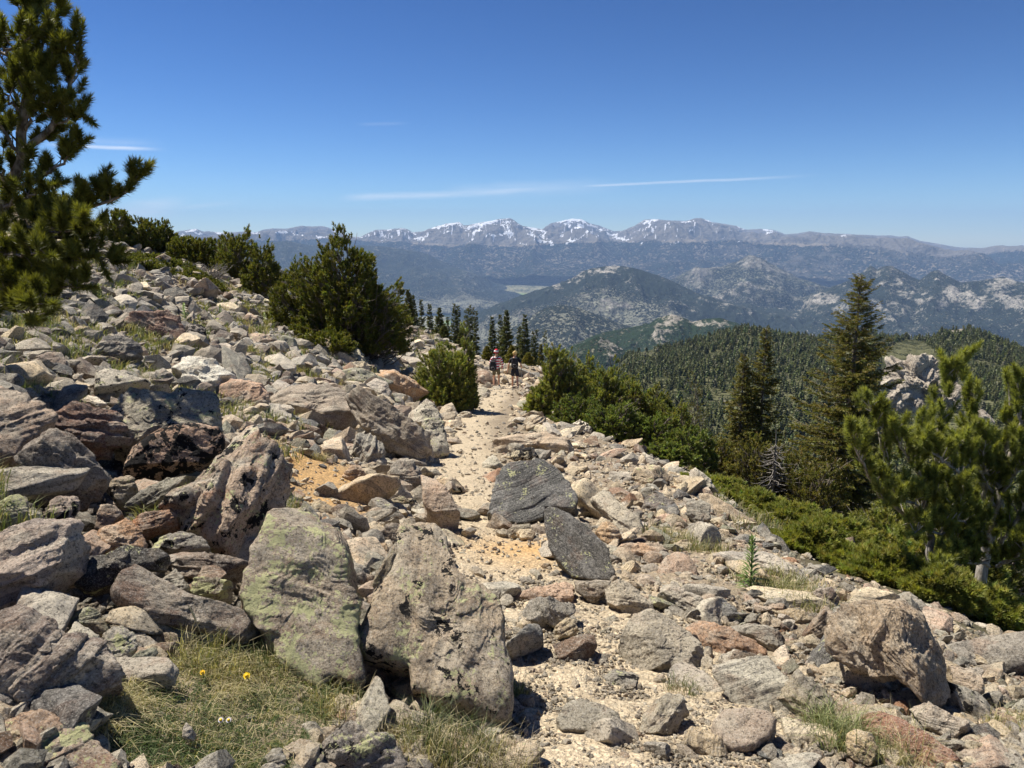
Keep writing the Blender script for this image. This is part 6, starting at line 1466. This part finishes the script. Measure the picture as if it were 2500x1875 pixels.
# sprinkled over the hill
x = rgg.uniform(-300, 2500, 30000); y = rgg.uniform(540, 1300, 30000); P2, ok2 = hits(x, y); P2 = P2[ok2]; x = x[ok2]; y = y[ok2]
s2 = P2[:, 0] - trail_x(P2[:, 1]); e2 = edge_s(P2[:, 1])
f2 = fbm2(P2[:, 0], P2[:, 1], 1.6, 4, 20.)
keep = ((s2 < -1.6) & (f2 > .06)) | ((s2 > e2 - .2) & (f2 > -.1) & (rgg.random(len(P2)) < .5))
for (px_, py_, r_) in [(230, 790, 130), (110, 800, 110), (330, 720, 60), (640, 905, 60), (460, 810, 60), (560, 780, 70), (720, 760, 60), (340, 860, 40)]:
    keep |= (np.hypot(x - px_, (y - py_) * 1.7) < r_) & (rgg.random(len(P2)) < .75)
P2 = P2[keep]; d2 = np.linalg.norm(P2, axis=1)
V2, F2, C2 = blades(P2, rgg, np.clip(.11 + .005 * d2, .1, .26), np.clip(.0011 * d2, .006, .028)[:, None, None], 9, .13, .8, colmix(rgg, len(P2), [STRAW * .9, OLIVE, GREEN, (.20, .23, .09)], (.3, .3, .2, .2)))
w3 = np.clip(d2 / 8, .6, 3)
tag(mesh_np('grass', np.concatenate([V1, V2]), np.concatenate([F1, F2 + len(V1)]), M_GRASS, smooth=False, cols={'tint': np.concatenate([C1, C2])}), kind='stuff')
# seed stalk
def plain(name, c, rough=.7):
    m, t = new_mat(name); P = t.new('ShaderNodeNewGeometry').outputs['Position']
    n = t.noise(P, 40, 3, .6); t.put(t.bsdf.inputs['Base Color'], t.mix(n, tuple(q * .75 for q in c), tuple(min(1, q * 1.25) for q in c))); t.bsdf.inputs['Roughness'].default_value = rough; return m
b = zhit('Z1', 1185, 1000); 
V, F = tubes([(np.array([b, b + [-.01, 0, .09], b + [-.025, 0, .15]]), np.array([.0012, .0012, .001])), (np.array([b + [-.025, 0, .145], b + [-.034, 0, .175], b + [-.05, 0, .21]]), np.array([.003, .0045, .001]))], 6)
tag(mesh_np('grass_seed_head', V, F, plain('dry seed head', (.55, .47, .26)), loc=b), 'single pale seed head rising above the grass mound', 'grass stalk')
# flowers
def flower(name, label, px, py, r, petals, pc, cc, tilt=.5, wide=.36):
    b = hit(px, py + 6); b = b + np.array([0, 0, .0]); e = empty(name, b); tag(e, label, 'flower')
    c = b + np.array([0, -.012, .055]); rg = np.random.default_rng(int(px)); nrm = norm(np.array([0, -1.0, .9])); U = np.array([1.0, 0, 0]); Wv = np.cross(nrm, U)
    V, F = [], []
    for k in range(petals):
        a = 2 * math.pi * k / petals + rg.uniform(-.05, .05); d = math.cos(a) * U + math.sin(a) * Wv; s = math.cos(a + math.pi / 2) * U + math.sin(a + math.pi / 2) * Wv
        n0 = len(V)
        for f, w_ in ((.15, .25), (.45, .8), (.75, 1.0), (.95, .6)):
            for sg in (-1, 1): V.append(c + d * r * f + s * sg * r * wide * w_ * (math.pi / petals * 1.6) + nrm * (.12 * r * f))
        V.append(c + d * r * 1.05 + nrm * .10 * r)
        for i in range(3): F.append((n0 + 2 * i, n0 + 2 * i + 1, n0 + 2 * i + 3)); F.append((n0 + 2 * i, n0 + 2 * i + 3, n0 + 2 * i + 2))
        F.append((n0 + 6, n0 + 7, n0 + 8))
    mesh_np('petals', np.array(V) - b, np.array(F), plain(name + ' petals', pc), parent=e, smooth=False)
    Dv, Fv = ICO[2]; mesh_np('flower_center', Dv * [r * .22] * 3 + c - b, Fv, plain(name + ' centre', cc), parent=e)
    V, F = tubes([(np.array([b, (b + c) / 2 + [.004, .006, 0], c]), np.array([.0014, .0013, .0012]))], 5); mesh_np('stem', V - b, F, M_STEM, parent=e)
M_STEM = plain('green stem', (.10, .16, .05))
flower('yellow_flower', 'open yellow flower at the top of the grass mound', 607, 1671, .012, 5, (.85, .58, .02), (.7, .42, .02), wide=.9)
flower('yellow_flower', 'half closed yellow flower left of the open yellow one', 500, 1664, .009, 5, (.80, .50, .02), (.6, .36, .02), wide=.8)
flower('white_daisy', 'left one of two pale daisies low on the grass mound', 545, 1782, .009, 14, (.66, .64, .76), (.75, .50, .05), wide=.6)
flower('white_daisy', 'right one of two pale daisies low on the grass mound', 564, 1782, .009, 14, (.66, .64, .76), (.75, .50, .05), wide=.6)
# leafy plants
def herb(label, b, h, seed, n=60, ll=.07, lw=.012, col=(.16, .26, .06)):
    rg = np.random.default_rng(seed); e = empty('leafy_plant', b); tag(e, label, 'plant', 'leafy plants on the slope')
    V, F = tubes([(curve(b, b + [rg.uniform(-.05, .05) * h, 0, h], rg, .03, 6), np.linspace(h * .02, h * .008, 6))], 5); mesh_np('stem', V - b, F, M_STEM, parent=e)
    Vs, Fs = [], []
    for i in range(n):
        u = i / n; a = i * 2.4 + rg.uniform(-.3, .3); L_ = ll * (1.35 - 1.0 * u) * rg.uniform(.8, 1.2); d = norm(np.array([math.cos(a), math.sin(a), .25 + .7 * u])); s = norm(np.cross(d, [0, 0, 1]))
        p = b + np.array([0, 0, h * (.04 + .96 * u)]); k = len(Vs)
        Vs += [p, p + d * L_ * .45 + s * lw * .5, p + d * L_ * .45 - s * lw * .5, p + d * L_ - np.array([0, 0, .25 * L_ * (1 - u)])]
        Fs += [(k, k + 1, k + 2), (k + 2, k + 1, k + 3)]
    mesh_np('leaves', np.array(Vs) - b, np.array(Fs), leaf_mat('herb leaves', col), parent=e, smooth=False, cols={'tint': np.ones((len(Vs), 3))})
herb('leafy green plant with a tapering spike beside the long smooth grey slab', zhit('Z3', 545, 640), .40, 1, 130, .10, .016, (.13, .19, .05))
herb('pale green herb on the upper slope above the dark reddish block', zhit('Z4', 1110, 205), .42, 2, 70, .12, .03, (.30, .40, .14))
herb('dark green upright herb on the upper slope right of the pale one', zhit('Z4', 1325, 190), .40, 3, 80, .10, .03, (.17, .25, .08))
herb('yellowish flowering herb on the slope below the dark upright herb', zhit('Z4', 1310, 260), .30, 4, 60, .12, .03, (.45, .50, .20))
herb('pale herb high on the slope near the pine skirt', zhit('Z4', 1590, 220), .36, 5, 50, .10, .03, (.36, .42, .18))
herb('small herb among the stones below the large round pine', zhit('Z4', 1815, 450), .26, 6, 50, .08, .02, (.30, .38, .12))
herb('yellowish herb left of the shaded overhanging slab', zhit('Z4', 600, 80), .36, 7, 70, .10, .03, (.40, .45, .16))

# ------------------------------------------------------------------ hikers
def skin_mesh(name, joints, edges, mat, parent, loc, lvl=2, cols=None):
    me = bpy.data.meshes.new(name); me.from_pydata([tuple(j[0]) for j in joints], edges, []); me.update()
    o = bpy.data.objects.new(name, me); link(o)
    md = o.modifiers.new('skin', 'SKIN'); md.use_smooth_shade = True
    if not me.skin_vertices: me.attributes
    for v_, j in zip(me.skin_vertices[0].data, joints):
        r_ = j[1]; v_.radius = (r_, r_) if not hasattr(r_, '__len__') else r_
    me.skin_vertices[0].data[0].use_root = True
    sb = o.modifiers.new('sub', 'SUBSURF'); sb.levels = lvl; sb.render_levels = lvl
    dg = bpy.context.evaluated_depsgraph_get(); ev = o.evaluated_get(dg); m2 = bpy.data.meshes.new_from_object(ev)
    bpy.data.objects.remove(o); o = bpy.data.objects.new(name, m2); link(o); o.parent = parent
    m2.materials.clear(); m2.materials.append(mat)
    for p in m2.polygons: p.use_smooth = True
    return o
def add_skin_layer(): pass
M_SKIN = plain('hiker skin', (.62, .36, .25), .5)  # skin tone with slight random mottling
def stripes():
    m, t = new_mat('red and white striped knit'); g = t.new('ShaderNodeTexCoord').outputs['Object']; sp = t.new('ShaderNodeSeparateXYZ'); t.put(sp.inputs[0], g)
    # sleeves: stripes across the arm, torso: stripes across the body
    ax = t.math('ABSOLUTE', sp.outputs[0])
    arm = t.step(ax, .19, .205)
    v = t.math('ADD', sp.outputs[2], t.math('MULTIPLY', arm, t.math('MULTIPLY', ax, -.35)))
    k = t.math('GREATER_THAN', t.math('FRACT', t.math('MULTIPLY', v, 1 / .125)), .5)
    t.put(t.bsdf.inputs['Base Color'], t.mix(k, (.55, .02, .06), (.82, .80, .80))); return m
M_STRIPE = stripes()
M_BLACK = plain('black cloth', (.018, .019, .022)); M_NAVY = plain('navy cloth', (.012, .016, .035)); M_KHAKI = plain('dark khaki cloth', (.13, .115, .075)); M_PACK = plain('charcoal pack fabric', (.022, .023, .027), .6)
M_WHITE = plain('white knit', (.82, .82, .82)); M_RED = plain('red knit', (.55, .02, .04)); M_HAIR = plain('blond hair', (.62, .46, .20)); M_BOOT = plain('tan boots', (.42, .35, .27)); M_BHAIR = plain('brown hair', (.12, .06, .03)); M_METAL = plain('grey pole metal', (.35, .35, .36), .35); M_TRIM = plain('pale grey webbing', (.42, .42, .44))
def person(label, base, yaw, H_, shirt, shorts, sleeve_long, hair, hat, arms, legs, boots):
    e = empty('person', base); e.rotation_euler = (0, 0, yaw); s = H_ / 1.78; e.scale = (s, s, s); tag(e, label, 'person')
    V3 = lambda *a: Vector(a)
    (lh, rh, le, re) = arms; (lf, rf, lk, rk) = legs
    J = []; E = []
    def add(p, r, par=None):
        J.append((p, r)); 
        if par is not None: E.append((par, len(J) - 1))
        return len(J) - 1
    pel = add((0, 0, .97), (.135, .095)); w1_ = add((0, 0, 1.12), (.125, .085), pel); ch = add((0, .0, 1.32), (.155, .105), w1_); sh = add((0, 0, 1.45), (.10, .07), ch); nk = add((0, .01, 1.52), .052, sh)
    hd0 = add((0, .02, 1.60), (.066, .078), nk); hd = add((0, .025, 1.69), (.074, .092), hd0); ht_ = add((0, .02, 1.745), (.055, .07), hd)
    for sx, hnd, el in ((-1, lh, le), (1, rh, re)):
        s0 = add((sx * .165, 0, 1.43), .056, sh); k = add((sx * .2, 0, 1.40), .05, s0); k = add(el, .038, k); k2 = add(tuple((Vector(el) * .5 + Vector(hnd) * .5)), .036, k); wr = add(hnd, .024, k2)
        d = (Vector(hnd) - Vector(el)).normalized(); pl = add(tuple(Vector(hnd) + d * .05), (.036, .018), wr)
        kn = Vector(hnd) + d * .09
        for q in range(4):
            o_ = Vector((0, 1, 0)) * (.024 - .016 * q); L_ = (.062, .072, .066, .05)[q]
            f1_ = add(tuple(kn + o_), .0095, pl); f2_ = add(tuple(kn + o_ + d * L_ * .5 + Vector((-sx * .008, 0, 0))), .0088, f1_); add(tuple(kn + o_ + d * L_ + Vector((-sx * .028, 0, 0))), .0075, f2_)
        t1_ = add(tuple(Vector(hnd) + d * .03 + Vector((0, .03, 0))), .011, wr); add(tuple(Vector(hnd) + d * .075 + Vector((-sx * .01, .052, 0))), .009, t1_)
    for sx, ft, kn in ((-1, lf, lk), (1, rf, rk)):
        hp = add((sx * .095, 0, .90), .085, pel); k = add(tuple(Vector((sx * .1, 0, .86)) * .45 + Vector(kn) * .55), .075, hp); k = add(kn, .054, k); k = add(tuple(Vector(kn) * .62 + Vector(ft) * .38), .056, k); an = add(ft, .036, k)
        add((ft[0] + sx * .01, ft[1] + .12, max(.03, ft[2] - .06)), (.040, .028), an)
    skin_mesh('body', J, E, M_SKIN, e, base, 2)
    # ears and nose
    Dv, Fv = ICO[3]
    for sx in (-1, 1): mesh_np('ear', Dv * [.012, .02, .032] + [sx * .088, .02, 1.665], Fv, M_SKIN, parent=e)
    mesh_np('nose', Dv * [.014, .02, .022] + [0, .125, 1.655], Fv, M_SKIN, parent=e)
    for sx in (-1, 1): mesh_np('eye', Dv * [.013, .008, .008] + [sx * .032, .112, 1.685], Fv, M_WHITE, parent=e)
    mesh_np('mouth', Dv * [.025, .006, .006] + [0, .112, 1.61], Fv, M_RED, parent=e)
    # shirt
    J2 = [((0, 0, .86), (.17, .13)), ((0, 0, .95), (.165, .125)), ((0, 0, 1.10), (.155, .115)), ((0, 0, 1.32), (.18, .13)), ((0, 0, 1.44), (.12, .09)), ((0, 0, 1.485), .07)]; E2 = [(0, 1), (1, 2), (2, 3), (3, 4), (4, 5)]
    for sx, hnd, el in ((-1, lh, le), (1, rh, re)):
        n0 = len(J2); J2 += [((sx * .165, 0, 1.42), .075), ((sx * .21, 0, 1.38), .070)]; E2 += [(4, n0), (n0, n0 + 1)]
        if sleeve_long: J2 += [(el, .058), (tuple(Vector(el) * .12 + Vector(hnd) * .88), .042)]; E2 += [(n0 + 1, n0 + 2), (n0 + 2, n0 + 3)]
        else: J2 += [(tuple(Vector((sx * .21, 0, 1.38)) * .4 + Vector(el) * .6), .062)]; E2 += [(n0 + 1, n0 + 2)]
    skin_mesh('shirt', J2, E2, shirt, e, base, 2)
    J3 = [((0, 0, 1.06), (.150, .110)), ((0, 0, .90), (.165, .125))]; E3 = [(0, 1)]
    for sx, kn in ((-1, lk), (1, rk)):
        n0 = len(J3); a = Vector((sx * .095, 0, .84)); b_ = a * .18 + Vector(kn) * .82 + Vector((sx * .012, 0, .03)); J3 += [(tuple(a), .105), (tuple(b_), .092)]; E3 += [(1, n0), (n0, n0 + 1)]
    skin_mesh('shorts', J3, E3, shorts, e, base, 2)
    # hair
    rg = np.random.default_rng(3); m = Dv[:, 2] > -.55; 
    def cap(nm, c_, s_, cut, mt, ns=0.0):
        K_ = ICO[4]; V = K_[0].copy(); V = V * (1 + ns * vn(V * 5 + 3))[:, None]; V[:, 2] = np.maximum(V[:, 2], cut); mesh_np(nm, V * s_ + c_, K_[1], mt, parent=e)
    cap('hair', [0, .0, 1.705], [.098, .112, .105], -.75 if hat else -.85, hair, .22)
    if hat:
        cap('hat', [0, .005, 1.735], [.108, .122, .085], -.55, M_WHITE)
        o = e.children[-1]
        for nm, z0, z1, r0, mt in (('hat_brim', 1.665, 1.705, .116, M_RED), ('hat_crown', 1.775, 1.835, .088, M_RED)):
            a = np.linspace(0, 2 * math.pi, 24, endpoint=False); rows = [(z0, r0), (z0 * .5 + z1 * .5, r0 + .004), (z1, r0 * (.98 if nm == 'hat_brim' else .62))] + ([(z1 + .02, .004)] if nm != 'hat_brim' else [(z1, .05)])
            V = np.array([[math.cos(t_) * r_ * .95, math.sin(t_) * r_ * 1.08 + .005, z_] for z_, r_ in rows for t_ in a]); n_ = 24
            F = np.array([(i * n_ + j, i * n_ + (j + 1) % n_, (i + 1) * n_ + (j + 1) % n_, (i + 1) * n_ + j) for i in range(len(rows) - 1) for j in range(n_)])
            mesh_np(nm, V, F, mt, parent=o)
    for sx, ft in ((-1, lf), (1, rf)):
        K_ = ICO[4][0].copy(); K_[:, 2] = np.maximum(K_[:, 2], -.6)
        V = K_ * [.052, .145, .06] + [ft[0] + sx * .01, ft[1] + .055, ft[2] - .045]
        b_ = mesh_np('boot', V, ICO[4][1], boots, parent=e)
    return e
def backpack(label, per_e, x, y, z, w_, d, h, straps=True, sling=False):
    b = bpy.data.objects.new('backpack', None); link(b); tag(b, label, 'backpack')
    b.location = per_e.location; b.rotation_euler = per_e.rotation_euler; b.scale = per_e.scale
    D = ICO[5][0]; p = 3.4; r = (np.abs(D) ** p).sum(1) ** (-1 / p); V = D * r[:, None]
    tap = 1 - .22 * sst(V[:, 2], 0, 1); V = V * np.stack([tap, tap, np.ones(len(V))], -1)
    mesh_np('bag', V * [w_, d, h] + [x, y, z], ICO[5][1], M_PACK, parent=b)
    D4 = ICO[4][0]; r4_ = (np.abs(D4) ** p).sum(1) ** (-1 / p)
    mesh_np('front_pocket', D4 * r4_[:, None] * [w_ * .78, d * .35, h * .42] + [x, y - d * .95, z - h * .4], ICO[4][1], M_BLACK, parent=b)
    mesh_np('top_lid', D4 * r4_[:, None] * [w_ * .8, d * .75, h * .16] + [x, y - .01, z + h * .93], ICO[4][1], M_BLACK, parent=b)
    pts = []
    a = np.linspace(0, 2 * math.pi, 16)
    pts.append((np.stack([x + np.cos(a) * w_ * .5, np.full(16, y - d * 1.33), z - h * .35 + np.sin(a) * h * .3], -1), np.full(16, .006)))
    V, F = tubes(pts, 5); mesh_np('webbing', V, F, M_TRIM, parent=b)
    for sx in (-1, 1):
        if sling: P = np.array([[x, y, z + h * .9], [sx * .10 + x * .3, -.15, 1.44], [sx * .11, .02, 1.50], [sx * .12, .14, 1.36], [sx * .13, .14, 1.10], [x * .5 + sx * .13, y * .4, z]])
        else: P = np.array([[sx * .08, y, z + h * .7], [sx * .11, -.10, 1.47], [sx * .12, .02, 1.505], [sx * .125, .13, 1.40], [sx * .14, .14, 1.2], [sx * .15, -.02, z - h * .6]])
        V, F = tubes([(P, np.full(len(P), .018))], 6); mesh_np('strap', V, F, M_BLACK, parent=b)
    return b
q = hit(1212, 946); q2_ = hit(1257, 949)
if q is None: q = at(1212, 946, 36.5)
if q2_ is None: q2_ = at(1257, 950, 36.2)
pA = person('person in a red and white striped shirt and beanie walking away down the trail', q + [0, 0, -.02], 0.06, 1.80, M_STRIPE, M_KHAKI, True, M_BHAIR, True, ((-.27, .10, .93), (.27, .08, .93), (-.29, -.03, 1.16), (.29, -.03, 1.16)), ((-.12, -.04, .10), (.13, .16, .10), (-.11, .05, .50), (.12, .15, .52)), M_BOOT)
backpack('black bag slung low on the left hip of the striped hiker', pA, -.17, -.21, 1.06, .17, .11, .22, sling=True)
pB = person('blond person in a black shirt and navy shorts walking away down the trail', q2_ + [0, 0, -.02], -.04, 1.82, M_BLACK, M_NAVY, False, M_HAIR, False, ((-.34, .02, .88), (.30, .14, 1.0), (-.29, -.06, 1.14), (.30, -.06, 1.14)), ((-.12, .20, .10), (.13, -.14, .16), (-.11, .14, .52), (.12, .02, .50)), M_BOOT)
backpack('black backpack worn on the back of the blond hiker', pB, 0, -.20, 1.25, .165, .10, .25)
hl = Matrix.Rotation(pB.rotation_euler[2], 4, 'Z') @ Vector((.30, .16, .93)); tp_ = np.array(pB.location) + np.array(hl); bt = tp_ + [.05, -.12, 0]; bt[2] = q2_[2]
e = empty('trekking_pole', bt); tag(e, 'thin grey trekking pole held in the right hand of the blond hiker', 'trekking pole')
V, F = tubes([(np.array([bt, tp_]), np.array([.007, .009]))], 8); mesh_np('shaft', V - bt, F, M_METAL, parent=e)
V, F = tubes([(np.array([tp_ - [0, 0, .05], tp_ + [0, 0, .07]]), np.array([.016, .018]))], 8); mesh_np('grip', V - bt, F, M_BLACK, parent=e)
V, F = tubes([(np.array([bt + [0, 0, .06], bt + [0, 0, .07]]), np.array([.035, .03]))], 10); mesh_np('basket', V - bt, F, M_BLACK, parent=e)
